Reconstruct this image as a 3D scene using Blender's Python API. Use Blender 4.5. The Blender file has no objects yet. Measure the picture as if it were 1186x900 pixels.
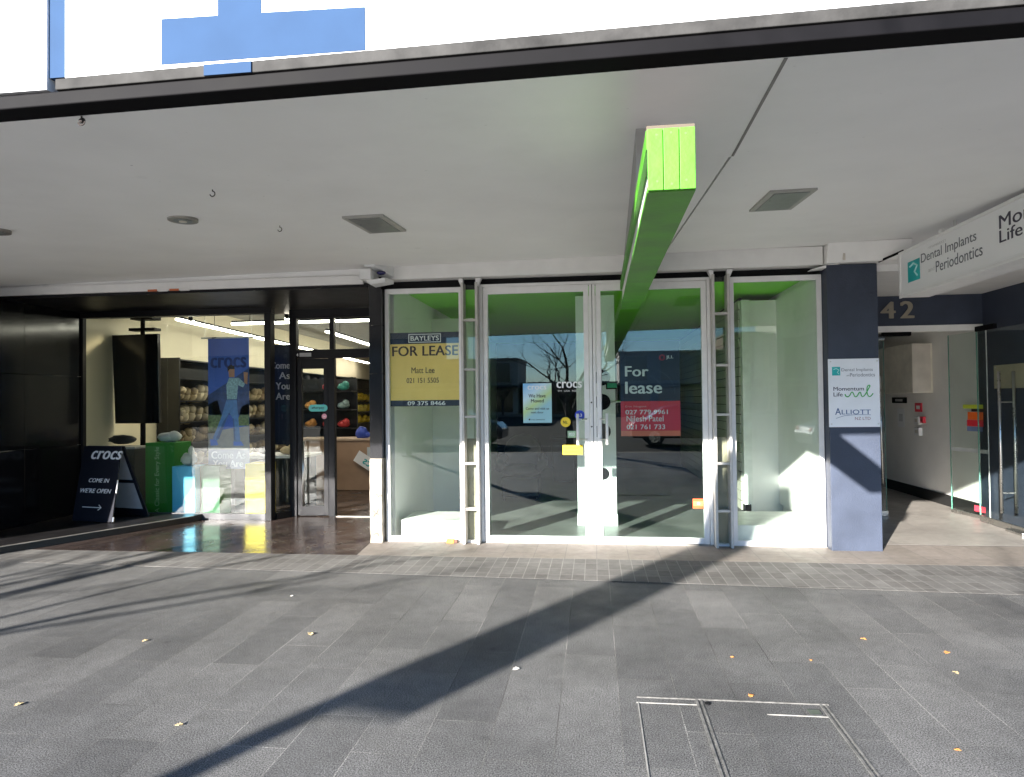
import bpy, bmesh, math, random
from mathutils import Vector, Matrix, noise as mnoise

random.seed(7)
C = bpy.context.scene.collection
S = bpy.context.scene
R = math.radians

# ------------------------------------------------------------------ camera
cam_d = bpy.data.cameras.new('camera')
cam = bpy.data.objects.new('camera', cam_d)
C.objects.link(cam)
YAW, PITCH, ROLL = .1219, .0178, -.0115
cy, sy = math.cos(YAW), math.sin(YAW)
f0, r0, u0 = Vector((-sy, cy, 0)), Vector((cy, sy, 0)), Vector((0, 0, 1))
fw = f0*math.cos(PITCH) + u0*math.sin(PITCH)
up = -f0*math.sin(PITCH) + u0*math.cos(PITCH)
rt = r0*math.cos(ROLL) + up*math.sin(ROLL)
up2 = -r0*math.sin(ROLL) + up*math.cos(ROLL)
M = Matrix((rt, up2, -fw)).transposed().to_4x4()
M.translation = (0, 0, 1.5)
cam.matrix_world = M
cam_d.sensor_fit = 'HORIZONTAL'
cam_d.sensor_width = 36
cam_d.lens = 36*780/1186
cam_d.clip_end = 2000
cam_d.clip_start = .05
S.camera = cam

# ------------------------------------------------------------------ sky, sun, exposure
AZ, EL = R(27.5), R(16.8)                      # the light travels away from the camera and to the right
w = bpy.data.worlds.new('World')
S.world = w
w.use_nodes = True
nt = w.node_tree
sky = nt.nodes.new('ShaderNodeTexSky')
sky.sky_type = 'NISHITA'
sky.sun_disc = False
sky.sun_elevation = EL
sky.sun_rotation = R(180) + AZ
sky.air_density, sky.dust_density, sky.ozone_density = 1.0, 0.0, 6.0
nt.nodes['Background'].inputs['Strength'].default_value = .075
nt.links.new(sky.outputs[0], nt.nodes['Background'].inputs['Color'])
sun_d = bpy.data.lights.new('sun', 'SUN')
sun_d.energy = 5
sun_d.angle = R(.53)
sun_d.color = (1, .95, .88)
sun = bpy.data.objects.new('sun', sun_d)
C.objects.link(sun)
sd = Vector((math.sin(AZ)*math.cos(EL), math.cos(AZ)*math.cos(EL), -math.sin(EL)))
sun.rotation_euler = sd.to_track_quat('-Z', 'Y').to_euler()
sun.location = (-8, -10, 9)
S.view_settings.view_transform = 'Standard'
S.view_settings.look = 'None'
S.view_settings.exposure = 2.25
S.view_settings.gamma = 1
S.view_settings.use_curve_mapping = False
S.cycles.use_denoising = True
S.cycles.max_bounces = 10
S.cycles.transparent_max_bounces = 24
S.cycles.diffuse_bounces = 5
S.cycles.glossy_bounces = 5
S.cycles.sample_clamp_indirect = 4
S.cycles.blur_glossy = .5


# ------------------------------------------------------------------ materials
MATS = {}


def nodes(name):
    m = bpy.data.materials.new(name)
    m.use_nodes = True
    t = m.node_tree
    return m, t, t.nodes['Principled BSDF'], t.nodes['Material Output']


def mat(name, col, rough=.5, spec=.5, metal=0, var=.12, scale=6, bump=0, bscale=60, emit=0, speck=0, coat=0, spots=0):
    if name in MATS:
        return MATS[name]
    m, t, p, o = nodes(name)
    N, L = t.nodes.new, t.links.new
    tc = N('ShaderNodeTexCoord')
    nz = N('ShaderNodeTexNoise')
    nz.inputs['Scale'].default_value = scale
    nz.inputs['Detail'].default_value = 5
    L(tc.outputs['Object'], nz.inputs['Vector'])
    mr = N('ShaderNodeMapRange')
    mr.inputs['From Min'].default_value = .3
    mr.inputs['From Max'].default_value = .7
    mr.inputs['To Min'].default_value = 1-var
    mr.inputs['To Max'].default_value = 1+var
    L(nz.outputs['Fac'], mr.inputs['Value'])
    fac = mr.outputs[0]
    if speck:
        n2 = N('ShaderNodeTexNoise')
        n2.inputs['Scale'].default_value = 260
        n2.inputs['Detail'].default_value = 2
        L(tc.outputs['Object'], n2.inputs['Vector'])
        m2 = N('ShaderNodeMapRange')
        m2.inputs['From Min'].default_value = .35
        m2.inputs['From Max'].default_value = .65
        m2.inputs['To Min'].default_value = 1-speck
        m2.inputs['To Max'].default_value = 1+speck
        L(n2.outputs['Fac'], m2.inputs['Value'])
        mm = N('ShaderNodeMath')
        mm.operation = 'MULTIPLY'
        L(fac, mm.inputs[0])
        L(m2.outputs[0], mm.inputs[1])
        fac = mm.outputs[0]
    if spots:                      # marks, screw heads and drips of an old painted board
        def mulf(q):
            mm = N('ShaderNodeMath')
            mm.operation = 'MULTIPLY'
            L(fac, mm.inputs[0])
            L(q, mm.inputs[1])
            return mm.outputs[0]
        for (sc, a, b, lo) in ((2.3, .012, .02, .62), (.9, .02, .05, .86), (6.0, .03, .05, .9)):
            vo = N('ShaderNodeTexVoronoi')
            vo.inputs['Scale'].default_value = sc
            L(tc.outputs['Object'], vo.inputs['Vector'])
            vr = N('ShaderNodeMapRange')
            vr.inputs['From Min'].default_value = a
            vr.inputs['From Max'].default_value = b
            vr.inputs['To Min'].default_value = lo
            vr.inputs['To Max'].default_value = 1
            L(vo.outputs['Distance'], vr.inputs['Value'])
            fac = mulf(vr.outputs[0])
        st = N('ShaderNodeTexNoise')
        st.inputs['Scale'].default_value = .8
        st.inputs['Detail'].default_value = 8
        st.inputs['Roughness'].default_value = .7
        L(tc.outputs['Object'], st.inputs['Vector'])
        vr = N('ShaderNodeMapRange')
        vr.inputs['From Min'].default_value = .28
        vr.inputs['From Max'].default_value = .5
        vr.inputs['To Min'].default_value = .95
        vr.inputs['To Max'].default_value = 1
        L(st.outputs['Fac'], vr.inputs['Value'])
        fac = mulf(vr.outputs[0])
    vm = N('ShaderNodeVectorMath')
    vm.operation = 'SCALE'
    vm.inputs[0].default_value = col
    L(fac, vm.inputs['Scale'])
    L(vm.outputs[0], p.inputs['Base Color'])
    rr = N('ShaderNodeMapRange')
    rr.inputs['To Min'].default_value = max(.02, rough-.06)
    rr.inputs['To Max'].default_value = min(1, rough+.06)
    L(nz.outputs['Fac'], rr.inputs['Value'])
    L(rr.outputs[0], p.inputs['Roughness'])
    p.inputs['Specular IOR Level'].default_value = spec
    p.inputs['Metallic'].default_value = metal
    p.inputs['Coat Weight'].default_value = coat
    if bump:
        n3 = N('ShaderNodeTexNoise')
        n3.inputs['Scale'].default_value = bscale
        n3.inputs['Detail'].default_value = 4
        L(tc.outputs['Object'], n3.inputs['Vector'])
        b = N('ShaderNodeBump')
        b.inputs['Strength'].default_value = bump
        b.inputs['Distance'].default_value = .01
        L(n3.outputs['Fac'], b.inputs['Height'])
        L(b.outputs[0], p.inputs['Normal'])
    if emit:
        p.inputs['Emission Color'].default_value = (*col, 1)
        p.inputs['Emission Strength'].default_value = emit
    MATS[name] = m
    return m


def glass(name, tint, f0v=.045):
    m = bpy.data.materials.new(name)
    m.use_nodes = True
    t = m.node_tree
    t.nodes.clear()
    N, L = t.nodes.new, t.links.new
    o = N('ShaderNodeOutputMaterial')
    tr = N('ShaderNodeBsdfTransparent')
    tr.inputs[0].default_value = (*tint, 1)
    gl = N('ShaderNodeBsdfGlossy')
    gl.inputs['Roughness'].default_value = 0
    lw = N('ShaderNodeLayerWeight')
    lw.inputs['Blend'].default_value = .5
    pw = N('ShaderNodeMath')
    pw.operation = 'POWER'
    pw.inputs[1].default_value = 5
    L(lw.outputs['Facing'], pw.inputs[0])
    ma = N('ShaderNodeMath')
    ma.operation = 'MULTIPLY_ADD'
    ma.inputs[1].default_value = 1-f0v
    ma.inputs[2].default_value = f0v
    L(pw.outputs[0], ma.inputs[0])
    mx = N('ShaderNodeMixShader')
    L(ma.outputs[0], mx.inputs[0])
    L(tr.outputs[0], mx.inputs[1])
    L(gl.outputs[0], mx.inputs[2])
    L(mx.outputs[0], o.inputs[0])
    MATS[name] = m
    return m


def brick_mat(name, c1, c2, mortar, bw, rh, ms, off=.5, rot=90, shift=(0, 0), rough=.45, speck=.3, spec=.5, stain=.25, msmooth=.1, bump=.25, joints=0):
    """long pavers / small tiles laid along Y, every stone its own tone, with grain, stains and pale joints"""
    m, t, p, o = nodes(name)
    N, L = t.nodes.new, t.links.new
    tc = N('ShaderNodeTexCoord')
    mp = N('ShaderNodeMapping')
    mp.inputs['Rotation'].default_value = (0, 0, R(rot))
    mp.inputs['Location'].default_value = (shift[0], shift[1], 0)
    L(tc.outputs['Object'], mp.inputs['Vector'])
    br = N('ShaderNodeTexBrick')
    br.offset = off
    br.offset_frequency = 2
    br.squash = 1
    br.inputs['Color1'].default_value = (*c1, 1)
    br.inputs['Color2'].default_value = (*c2, 1)
    br.inputs['Mortar'].default_value = (*mortar, 1)
    br.inputs['Scale'].default_value = 1
    br.inputs['Mortar Size'].default_value = ms
    br.inputs['Mortar Smooth'].default_value = msmooth
    br.inputs['Bias'].default_value = 0
    br.inputs['Brick Width'].default_value = bw
    br.inputs['Row Height'].default_value = rh
    L(mp.outputs[0], br.inputs['Vector'])

    def nz(scale, det, a, b, lo=.3, hi=.7):
        n = N('ShaderNodeTexNoise')
        n.inputs['Scale'].default_value = scale
        n.inputs['Detail'].default_value = det
        L(tc.outputs['Object'], n.inputs['Vector'])
        r = N('ShaderNodeMapRange')
        r.inputs['From Min'].default_value = lo
        r.inputs['From Max'].default_value = hi
        r.inputs['To Min'].default_value = a
        r.inputs['To Max'].default_value = b
        L(n.outputs['Fac'], r.inputs['Value'])
        return n, r.outputs[0]

    def mul(a, b):
        q = N('ShaderNodeMath')
        q.operation = 'MULTIPLY'
        L(a, q.inputs[0])
        L(b, q.inputs[1])
        return q.outputs[0]
    g1, s1 = nz(165 if joints else 210, 4, 1-speck, 1+speck)
    g2, s2 = nz(1.1, 6, 1-stain, 1+stain*.8)
    g3, s3 = nz(14, 5, .9, 1.1)
    if joints:                     # joints filled pale in some stretches and dirt dark in others
        jn, jr = nz(.9, 3, .35, 1.9, .38, .66)
        jv = N('ShaderNodeVectorMath')
        jv.operation = 'SCALE'
        jv.inputs[0].default_value = mortar
        L(jr, jv.inputs['Scale'])
        L(jv.outputs[0], br.inputs['Mortar'])
    # dark spots of old gum and drips
    vo = N('ShaderNodeTexVoronoi')
    vo.inputs['Scale'].default_value = 3.1
    L(tc.outputs['Object'], vo.inputs['Vector'])
    vr = N('ShaderNodeMapRange')
    vr.inputs['From Min'].default_value = .05
    vr.inputs['From Max'].default_value = .085
    vr.inputs['To Min'].default_value = .78
    vr.inputs['To Max'].default_value = 1
    L(vo.outputs['Distance'], vr.inputs['Value'])
    f = mul(mul(mul(s1, s2), s3), vr.outputs[0])
    vm = N('ShaderNodeVectorMath')
    vm.operation = 'SCALE'
    L(br.outputs['Color'], vm.inputs[0])
    L(f, vm.inputs['Scale'])
    L(vm.outputs[0], p.inputs['Base Color'])
    rg, rr = nz(5, 4, rough-.1, rough+.1)
    L(rr, p.inputs['Roughness'])
    p.inputs['Specular IOR Level'].default_value = spec
    b = N('ShaderNodeBump')
    b.inputs['Strength'].default_value = bump
    b.inputs['Distance'].default_value = .004
    inv = N('ShaderNodeMath')
    inv.operation = 'MULTIPLY_ADD'
    inv.inputs[1].default_value = -1
    L(br.outputs['Fac'], inv.inputs[0])
    q = N('ShaderNodeMath')
    q.operation = 'MULTIPLY'
    q.inputs[1].default_value = .35
    L(g1.outputs['Fac'], q.inputs[0])
    L(q.outputs[0], inv.inputs[2])
    L(inv.outputs[0], b.inputs['Height'])
    L(b.outputs[0], p.inputs['Normal'])
    MATS[name] = m
    return m


PAVER = brick_mat('granite_paver', (.09, .0895, .089), (.124, .1225, .12), (.125, .122, .115), .87, .29, .0026, off=.37, shift=(.2, .19), rough=.64, spec=.25, speck=1.1, stain=.3, joints=1)
TILE = brick_mat('small_clay_tile', (.105, .10, .095), (.14, .136, .13), (.2, .195, .185), .2, .104, .0035, off=0.0, rough=.75, spec=.2, speck=.18)
SILLT = brick_mat('warm_stone_tile', (.17, .15, .13), (.2, .175, .155), (.12, .11, .1), .6, .3, .003, off=0, rough=.65, spec=.35, speck=.15, stain=.2)
BROWN = brick_mat('brown_polished_tile', (.045, .032, .028), (.06, .043, .037), (.022, .018, .016), .6, .6, .004, off=.5, rot=0, rough=.2, speck=.25, spec=.6, stain=.3, bump=.05)
ENTRYT = brick_mat('pale_stone_tile', (.24, .22, .2), (.28, .26, .235), (.16, .15, .14), 1.2, .6, .003, off=.5, rot=0, rough=.4, speck=.12, stain=.15, bump=.05)
SOFFIT = mat('painted_soffit', (.86, .853, .84), .55, .35, var=.025, scale=2.2, bump=.05, bscale=7, spots=1)
WHITE = mat('white_paint', (.8, .79, .77), .4, .4, var=.04)
FRAME = mat('white_aluminium', (.78, .77, .76), .32, .5, var=.05, scale=9)
CREAM = mat('aged_cream_paint', (.62, .57, .5), .5, .4, var=.12, scale=5)
BLACKP = mat('black_painted_steel', (.004, .0037, .0045), .6, .08, var=.3)
TRIM = mat('weathered_aluminium', (.34, .32, .29), .5, .5, metal=.5, var=.3, scale=5, bump=.1)
BLACKT = mat('black_polished_granite', (.014, .014, .016), .14, .5, var=.3, scale=3, speck=.7)
BLACKG = mat('black_gloss_panel', (.005, .005, .006), .14, .3, var=.2)
DARKC = mat('dark_gloss_ceiling', (.01, .01, .012), .4, .2, var=.2)
VOID = mat('black_recess', (.004, .004, .005), .6, .2)
NAVY = mat('navy_render', (.038, .048, .075), .5, .45, var=.16, scale=4, bump=.3, bscale=110)
CONC = mat('bare_concrete', (.3, .27, .23), .9, .1, var=.3, scale=9, bump=.6, bscale=25)
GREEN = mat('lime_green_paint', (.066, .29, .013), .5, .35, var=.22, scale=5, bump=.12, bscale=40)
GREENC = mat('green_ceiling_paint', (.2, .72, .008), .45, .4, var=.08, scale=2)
GREY = mat('shop_floor_grey', (.2, .2, .19), .35, .5, var=.25, scale=2)
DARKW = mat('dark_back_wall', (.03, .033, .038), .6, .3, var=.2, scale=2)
OFFW = mat('off_white_board', (.84, .83, .81), .5, .4, var=.05, scale=2)
SLAT = mat('slatwall_board', (.42, .41, .34), .5, .4, var=.08, scale=3)
STEEL = mat('brushed_steel', (.62, .62, .6), .28, .5, metal=1, var=.08)
SIGNW = mat('sign_white_face', (.82, .82, .82), .35, .4, var=.025, scale=2)
SIGNBLUE = mat('sign_blue_vinyl', (.032, .062, .125), .85, .08, var=.06)
ASPH = mat('asphalt', (.035, .035, .035), .95, .05, var=.25, scale=3, bump=.4)
GLASS = glass('clear_glass', (.93, .962, .945), .036)
GLASSD = glass('door_glass', (.86, .92, .9), .075)
FROST = mat('frosted_panel', (.3, .27, .2), .3, .5, var=.25, scale=2.5)
LED = mat('lit_strip', (1, .93, .78), .5, emit=7)
PLASTIC = mat('white_plastic', (.78, .78, .77), .35, .5, var=.03)
INK_W = mat('white_lettering', (.85, .85, .85), .5, .3, var=.02)
INK_NAVY = mat('navy_print', (.016, .026, .06), .4, .4, var=.05)
INK_YEL = mat('ochre_yellow_print', (.95, .68, .2), .45, .4, var=.04)
INK_RED = mat('red_print', (.75, .05, .08), .45, .4, var=.04)
INK_BLK = mat('dark_lettering', (.02, .018, .016), .5, .3)
INK_ORG = mat('coral_print', (.8, .2, .12), .45, .4)


# ------------------------------------------------------------------ mesh helpers
class MB:
    def __init__(self):
        self.v, self.f, self.mi = [], [], []

    def add(self, vs, fs, mi=0):
        n = len(self.v)
        self.v += [tuple(x) for x in vs]
        self.f += [tuple(i+n for i in q) for q in fs]
        self.mi += [mi]*len(fs)
        return self

    def box(self, x0, x1, y0, y1, z0, z1, mi=0):
        v = [(x, y, z) for z in (z0, z1) for y in (y0, y1) for x in (x0, x1)]
        return self.add(v, [(0, 2, 3, 1), (4, 5, 7, 6), (0, 1, 5, 4), (2, 6, 7, 3), (0, 4, 6, 2), (1, 3, 7, 5)], mi)

    def hexa(self, b, t, mi=0):
        """b, t: four matching points each (counter-clockwise seen from t side)"""
        v = list(b)+list(t)
        return self.add(v, [(3, 2, 1, 0), (4, 5, 6, 7), (0, 1, 5, 4), (1, 2, 6, 5), (2, 3, 7, 6), (3, 0, 4, 7)], mi)

    def prism(self, pts, d, mi=0):
        """flat polygon pts (3-D) pushed along vector d"""
        n = len(pts)
        d = Vector(d)
        a = [Vector(p) for p in pts]
        b = [p+d for p in a]
        return self.add(a+b, [tuple(range(n))[::-1], tuple(range(n, 2*n))]+[(i, (i+1) % n, n+(i+1) % n, n+i) for i in range(n)], mi)

    def tube(self, path, rad, n=10, cap=True, mi=0):
        P = [Vector(p) for p in path]
        rad = rad if isinstance(rad, (list, tuple)) else [rad]*len(P)
        base = len(self.v)
        u = None
        for i, p in enumerate(P):
            d = (P[min(i+1, len(P)-1)]-P[max(i-1, 0)]).normalized()
            if u is None:
                u = d.orthogonal().normalized()
            else:
                u = (u-d*u.dot(d)).normalized()
            k = d.cross(u)
            for j in range(n):
                a = 2*math.pi*j/n
                self.v.append(tuple(p+rad[i]*(u*math.cos(a)+k*math.sin(a))))
        for i in range(len(P)-1):
            for j in range(n):
                a, b = base+i*n+j, base+i*n+(j+1) % n
                self.f.append((a, b, b+n, a+n))
                self.mi.append(mi)
        if cap:
            self.f.append(tuple(range(base, base+n))[::-1])
            self.f.append(tuple(range(base+(len(P)-1)*n, base+len(P)*n)))
            self.mi += [mi, mi]
        return self

    def disc(self, c, axis, r, h, n=28, mi=0):
        c, axis = Vector(c), Vector(axis).normalized()
        return self.tube([c, c+axis*h], r, n, True, mi)

    def ball(self, c, r, sx=1, sy=1, sz=1, nu=14, nv=9, wob=0, seed=0, mi=0):
        base = len(self.v)
        for i in range(nv+1):
            th = math.pi*i/nv
            for j in range(nu):
                ph = 2*math.pi*j/nu
                d = Vector((math.sin(th)*math.cos(ph), math.sin(th)*math.sin(ph), math.cos(th)))
                k = r*(1+wob*mnoise.noise(d*2.3+Vector((seed*3.1, seed*1.7, 0))))
                self.v.append((c[0]+d.x*k*sx, c[1]+d.y*k*sy, c[2]+d.z*k*sz))
        for i in range(nv):
            for j in range(nu):
                a, b = base+i*nu+j, base+i*nu+(j+1) % nu
                self.f.append((a, a+nu, b+nu, b))
                self.mi.append(mi)
        return self

    def build(self, name, m, parent=None, bevel=0, smooth=False):
        off = Vector((0, 0, 0))
        q = parent
        while q is not None:
            off += q.location
            q = q.parent
        me = bpy.data.meshes.new(name)
        me.from_pydata([tuple(Vector(v)-off) for v in self.v], [], self.f)
        ms = m if isinstance(m, (list, tuple)) else [m]
        for x in ms:
            me.materials.append(x)
        for p, k in zip(me.polygons, self.mi):
            p.material_index = k
        bm = bmesh.new()
        bm.from_mesh(me)
        bmesh.ops.remove_doubles(bm, verts=bm.verts, dist=1e-6)
        bmesh.ops.recalc_face_normals(bm, faces=bm.faces)
        bm.to_mesh(me)
        bm.free()
        if smooth:
            for p in me.polygons:
                p.use_smooth = True
        me.update()
        o = bpy.data.objects.new(name, me)
        C.objects.link(o)
        if parent is not None:
            o.parent = parent
        if bevel:
            b = o.modifiers.new('bevel', 'BEVEL')
            b.width = bevel
            b.segments = 2
            b.limit_method = 'ANGLE'
            b.angle_limit = R(40)
        return o


def tag(o, label, cat, group=None):
    o['label'] = label
    o['category'] = cat
    if group:
        o['group'] = group
    return o


def struct(o):
    o['kind'] = 'structure'
    return o


def thing(name, label, cat, loc=(0, 0, 0), group=None):
    o = bpy.data.objects.new(name, None)
    o.empty_display_size = .1
    C.objects.link(o)
    o.location = loc
    return tag(o, label, cat, group)


def B(x0, x1, y0, y1, z0, z1):
    return MB().box(x0, x1, y0, y1, z0, z1)


def frame_mb(x0, x1, z0, z1, y0, y1, l, r, t, b):
    """rectangular frame of four butted bars facing -Y"""
    m = MB()
    m.box(x0, x0+l, y0, y1, z0, z1)
    m.box(x1-r, x1, y0, y1, z0, z1)
    m.box(x0+l, x1-r, y0, y1, z1-t, z1)
    m.box(x0+l, x1-r, y0, y1, z0, z0+b)
    return m


def text(s, o, U, V, wd, ht, m, parent=None, name='lettering', bold=0, shear=0, depth=.0012, spacing=1.0):
    """lettering fitted into the box o + [0, wd] U + [0, ht] V, standing proud along U x V; bold = stroke thickening in cap heights"""
    cu = bpy.data.curves.new('t', 'FONT')
    cu.body = s
    cu.shear = shear
    cu.space_character = spacing+bold*.7
    cu.resolution_u = 4
    to = bpy.data.objects.new('t', cu)
    C.objects.link(to)
    dg = bpy.context.evaluated_depsgraph_get()
    me0 = bpy.data.meshes.new_from_object(to.evaluated_get(dg))
    vs = [v.co.copy() for v in me0.vertices]
    fs = [tuple(p.vertices) for p in me0.polygons]
    bpy.data.objects.remove(to)
    bpy.data.curves.remove(cu)
    bpy.data.meshes.remove(me0)
    a, b = min(v.x for v in vs), max(v.x for v in vs)
    c, d = min(v.y for v in vs), max(v.y for v in vs)
    U, V, o = Vector(U).normalized(), Vector(V).normalized(), Vector(o)
    n = U.cross(V)
    mb = MB()
    edges = {}
    for q in fs:
        for i in range(len(q)):
            edges[(q[i], q[(i+1) % len(q)])] = 1
    k = len(vs)
    sides = [(e[1], e[0], e[0]+k, e[1]+k) for e in edges if (e[1], e[0]) not in edges]
    off = bold*ht*1.1
    strikes = [(0, 0)] if not bold else [(-1, 0), (-.35, .45), (.35, -.45), (1, 0)]
    for j, (su, sv) in enumerate(strikes):
        dp = depth-.00012*j
        top = [o+U*(off+(v.x-a)/(b-a)*(wd-2*off)+su*off)+V*((v.y-c)/(d-c)*ht+sv*off*.5)+n*dp for v in vs]
        bot = [p-n*dp*.8 for p in top]
        mb.add(top+bot, fs+[tuple(i+k for i in q[::-1]) for q in fs]+sides)
    return mb.build(name, m, parent)


def ftext(s, x0, x1, z0, z1, y, m, parent, **kw):
    """lettering on a surface that faces the street (-Y)"""
    return text(s, (x0, y, z0), (1, 0, 0), (0, 0, 1), x1-x0, z1-z0, m, parent, **kw)


# ================================================================== ground and street
struct(MB().box(-60, 60, -5.0, 30, -.3, 0).build('footpath', PAVER))
struct(B(-400, 400, -400, -5.004, -.6, -.15).build('road', ASPH))
kb = MB()
kb.box(-60, 60, -5.3, -5.0, -.3, .004)
struct(kb.build('kerb', CONC))
struct(B(-60, 60, -58, -53, -.3, 0).build('far_footpath', SILLT))
for i in range(9):
    struct(B(-40+i*9, -37+i*9, -10.06, -9.94, -.146, -.145).build('road_marking', WHITE))
sp = MB()
sp.prism([(-9, 5.99, .004), (-4.8, 5.83, .004), (-.7, 5.66, .004), (3.2, 5.48, .004), (9, 5.2, .004), (9, 6.38, .004), (-9, 6.38, .004)], (0, 0, .002))
struct(sp.build('tile_strip', TILE))
struct(MB().prism([(-2.33, 6.383, .004), (9, 6.383, .004), (9, 7.2, .004), (-2.39, 7.2, .004), (-2.385, 6.93, .004)], (0, 0, .002)).build('shop_apron', SILLT))
struct(MB().prism([(-6.9, 6.383, .004), (-2.334, 6.383, .004), (-2.389, 6.93, .004), (-2.395, 24, .004), (-6.9, 24, .004)], (0, 0, .002)).build('brown_tile_floor', BROWN))
# access cover let into the paving
cov = thing('access_cover', 'paver filled access cover in a thin steel frame in front of the doors', 'access cover', (.62, 2.6, 0))
fm = MB()
for (x, y0, y1) in ((.475, 1.5, 3.46), (1.065, 1.5, 3.46)):
    fm.box(x, x+.012, y0, y1, .0005, .005)
    fm.box(x+.026, x+.034, y0, y1, .0005, .004)
fm.box(.19, 1.11, 3.46, 3.472, .0005, .005)
fm.build('frame', mat('cover_steel', (.13, .127, .12), .6, .3, var=.4, scale=30), cov)
fm = MB()
fm.box(.185, .475, 3.40, 3.407, .0005, .004)
fm.box(.19, .196, 1.5, 3.40, .0005, .004)
fm.box(.79, 1.065, 3.33, 3.337, .0005, .004)
fm.build('joint', mat('pale_joint', (.22, .215, .2), .8, var=.3, scale=20), cov)
MB().disc((.53, 3.42, .0005), (0, 0, 1), .014, .006).build('lifting_hole', VOID, cov)
B(.99, 1.045, 3.35, 3.40, .0005, .005).build('lifting_plate', STEEL, cov)

LEAFC = [mat('dry_leaf_orange', (.5, .22, .06), .7, var=.3, scale=40), mat('dry_leaf_tan', (.5, .38, .2), .7, var=.3, scale=40), mat('pale_scrap', (.7, .68, .62), .7, var=.1)]


def leaf(x, y, s, rot, k, label, name='fallen_leaf', cat='leaf', group='dry leaves lying on the paving'):
    m = MB()
    pts = [(-1, 0), (-.55, .3), (-.6, .62), (-.1, .42), (.1, .75), (.35, .35), (.8, .4), (1.0, 0), (.7, -.3), (.35, -.35), (.2, -.7), (-.15, -.42), (-.5, -.5), (-.55, -.2)]
    ca, sa = math.cos(rot), math.sin(rot)
    top = []
    for i, (a, b) in enumerate(pts):
        h = .006+.5*s*(.3*abs(b)+.2*max(0, math.sin(a*4+rot)))
        top.append((x+.62*s*(a*ca-b*sa), y+.62*s*(a*sa+b*ca), h))
    n = len(top)
    vs = top+[(x, y, .007+.02*s)]+[(p[0], p[1], p[2]-.002) for p in top]
    fs = [(i, (i+1) % n, n) for i in range(n)]+[((i+1) % n, i, n+1+i, n+1+(i+1) % n) for i in range(n)]
    m.add(vs, fs)
    tag(m.build(name, LEAFC[k], None), label, cat, group)


for a in [(-1.945, 2.953, .03, .3, 1, 'curled tan leaf nearest the left bottom of the paving'),
          (-1.844, 4.194, .045, 2, 1, 'tan leaf on the pavers left of the long pole shadow'),
          (.759, 3.525, .03, 1.2, 0, 'orange leaf at the far edge of the access cover'),
          (1.625, 4.411, .03, 2.4, 0, 'small orange leaf on pavers below the navy pillar, farther of two'),
          (2.014, 4.219, .034, .7, 0, 'orange leaf at the right with a tan sliver beside it'),
          (1.914, 3.923, .03, 1.9, 1, 'thin tan leaf sliver just nearer than an orange leaf at the right'),
          (.768, 4.038, .018, .2, 0, 'tiny orange leaf on the slab beyond the access cover'),
          (1.2, 4.03, .016, 1.4, 0, 'tiny brown leaf fragment midway between access cover and navy pillar'),
          (-2.848, 3.978, .03, .9, 1, 'tan leaf among the branch shadows at the left'),
          (1.499, 3.072, .022, 2.8, 0, 'orange leaf nearest the right bottom of the paving'),
          (-2.886, 3.076, .035, 1.1, 1, 'flat tan leaf on the pavers at the far left')]:
    leaf(*a)
leaf(-.453, 3.749, .035, .5, 2, 'white paper scrap lying at the edge of the sign shadow', 'paper_scrap', 'litter', None)
leaf(-2.35, 5.0, .02, .5, 2, 'pale scrap lying near the tile strip on the left', 'paper_scrap', 'litter', None)
bt = thing('cigarette_packet', 'crushed orange packet lying under the left window sill', 'litter', (-1.53, 7.0, .004))
B(-1.57, -1.49, 6.975, 7.02, .006, .045).build('carton', mat('orange_card', (.7, .33, .05), .6), bt, bevel=.004)
B(-1.487, -1.455, 6.98, 7.018, .007, .042).build('lid', mat('brown_card', (.12, .05, .03), .6), bt, bevel=.003)

# ================================================================== canopy over the footpath
def zf(x):
    return 2.667+.013*x


cp = thing('street_canopy', 'long white footpath canopy with black fascia edge above the shops', 'canopy', (0, 4.6, 2.7))


def soff(x, y):
    return zf(x)+(y-2.36)*(2.965-2.667)/4.65


def slab(x0, x1, ya, yb, name, m, th=.05, dz=0, dzb=None):
    b = [(x0, ya, soff(x0, ya)+dz), (x1, ya, soff(x1, ya)+dz), (x1, yb, soff(x1, yb)+(dz if dzb is None else dzb)), (x0, yb, soff(x0, yb)+(dz if dzb is None else dzb))]
    t = [(p[0], p[1], p[2]+th) for p in b]
    return MB().hexa(b, t).build(name, m, cp)


# soffit sheets with a narrow open joint between them
JX = .72
slab(-22, 9, 2.40, 3.60, 'soffit_sheet', SOFFIT)
slab(-22, JX-.006, 3.604, 7.02, 'soffit_sheet', SOFFIT, dz=.004)
slab(JX+.006, 9, 3.604, 7.02, 'soffit_sheet', SOFFIT, dz=.002)
slab(-22, 9, 2.40, 8.9, 'backing', VOID, th=.02, dz=.062)
jm = MB()
jm.hexa([(JX-.05, 2.42, soff(JX, 2.42)-.004), (JX-.038, 2.42, soff(JX, 2.42)-.004), (JX+.012, 3.58, soff(JX, 3.58)-.004), (JX, 3.58, soff(JX, 3.58)-.004)],
        [(JX-.05, 2.42, soff(JX, 2.42)+.002), (JX-.038, 2.42, soff(JX, 2.42)+.002), (JX+.012, 3.58, soff(JX, 3.58)+.002), (JX, 3.58, soff(JX, 3.58)+.002)])
jm.build('joint_strip', mat('grey_joint', (.22, .21, .2), .7), cp)
fs = MB()
fs.hexa([(-22, 2.33, zf(-22)+.012), (9, 2.33, zf(9)+.012), (9, 2.40, zf(9)-.006), (-22, 2.40, zf(-22)-.006)], [(-22, 2.33, zf(-22)+.064), (9, 2.33, zf(9)+.064), (9, 2.40, zf(9)+.064), (-22, 2.40, zf(-22)+.064)])
fs.build('fascia', BLACKP, cp, bevel=.004)
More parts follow.
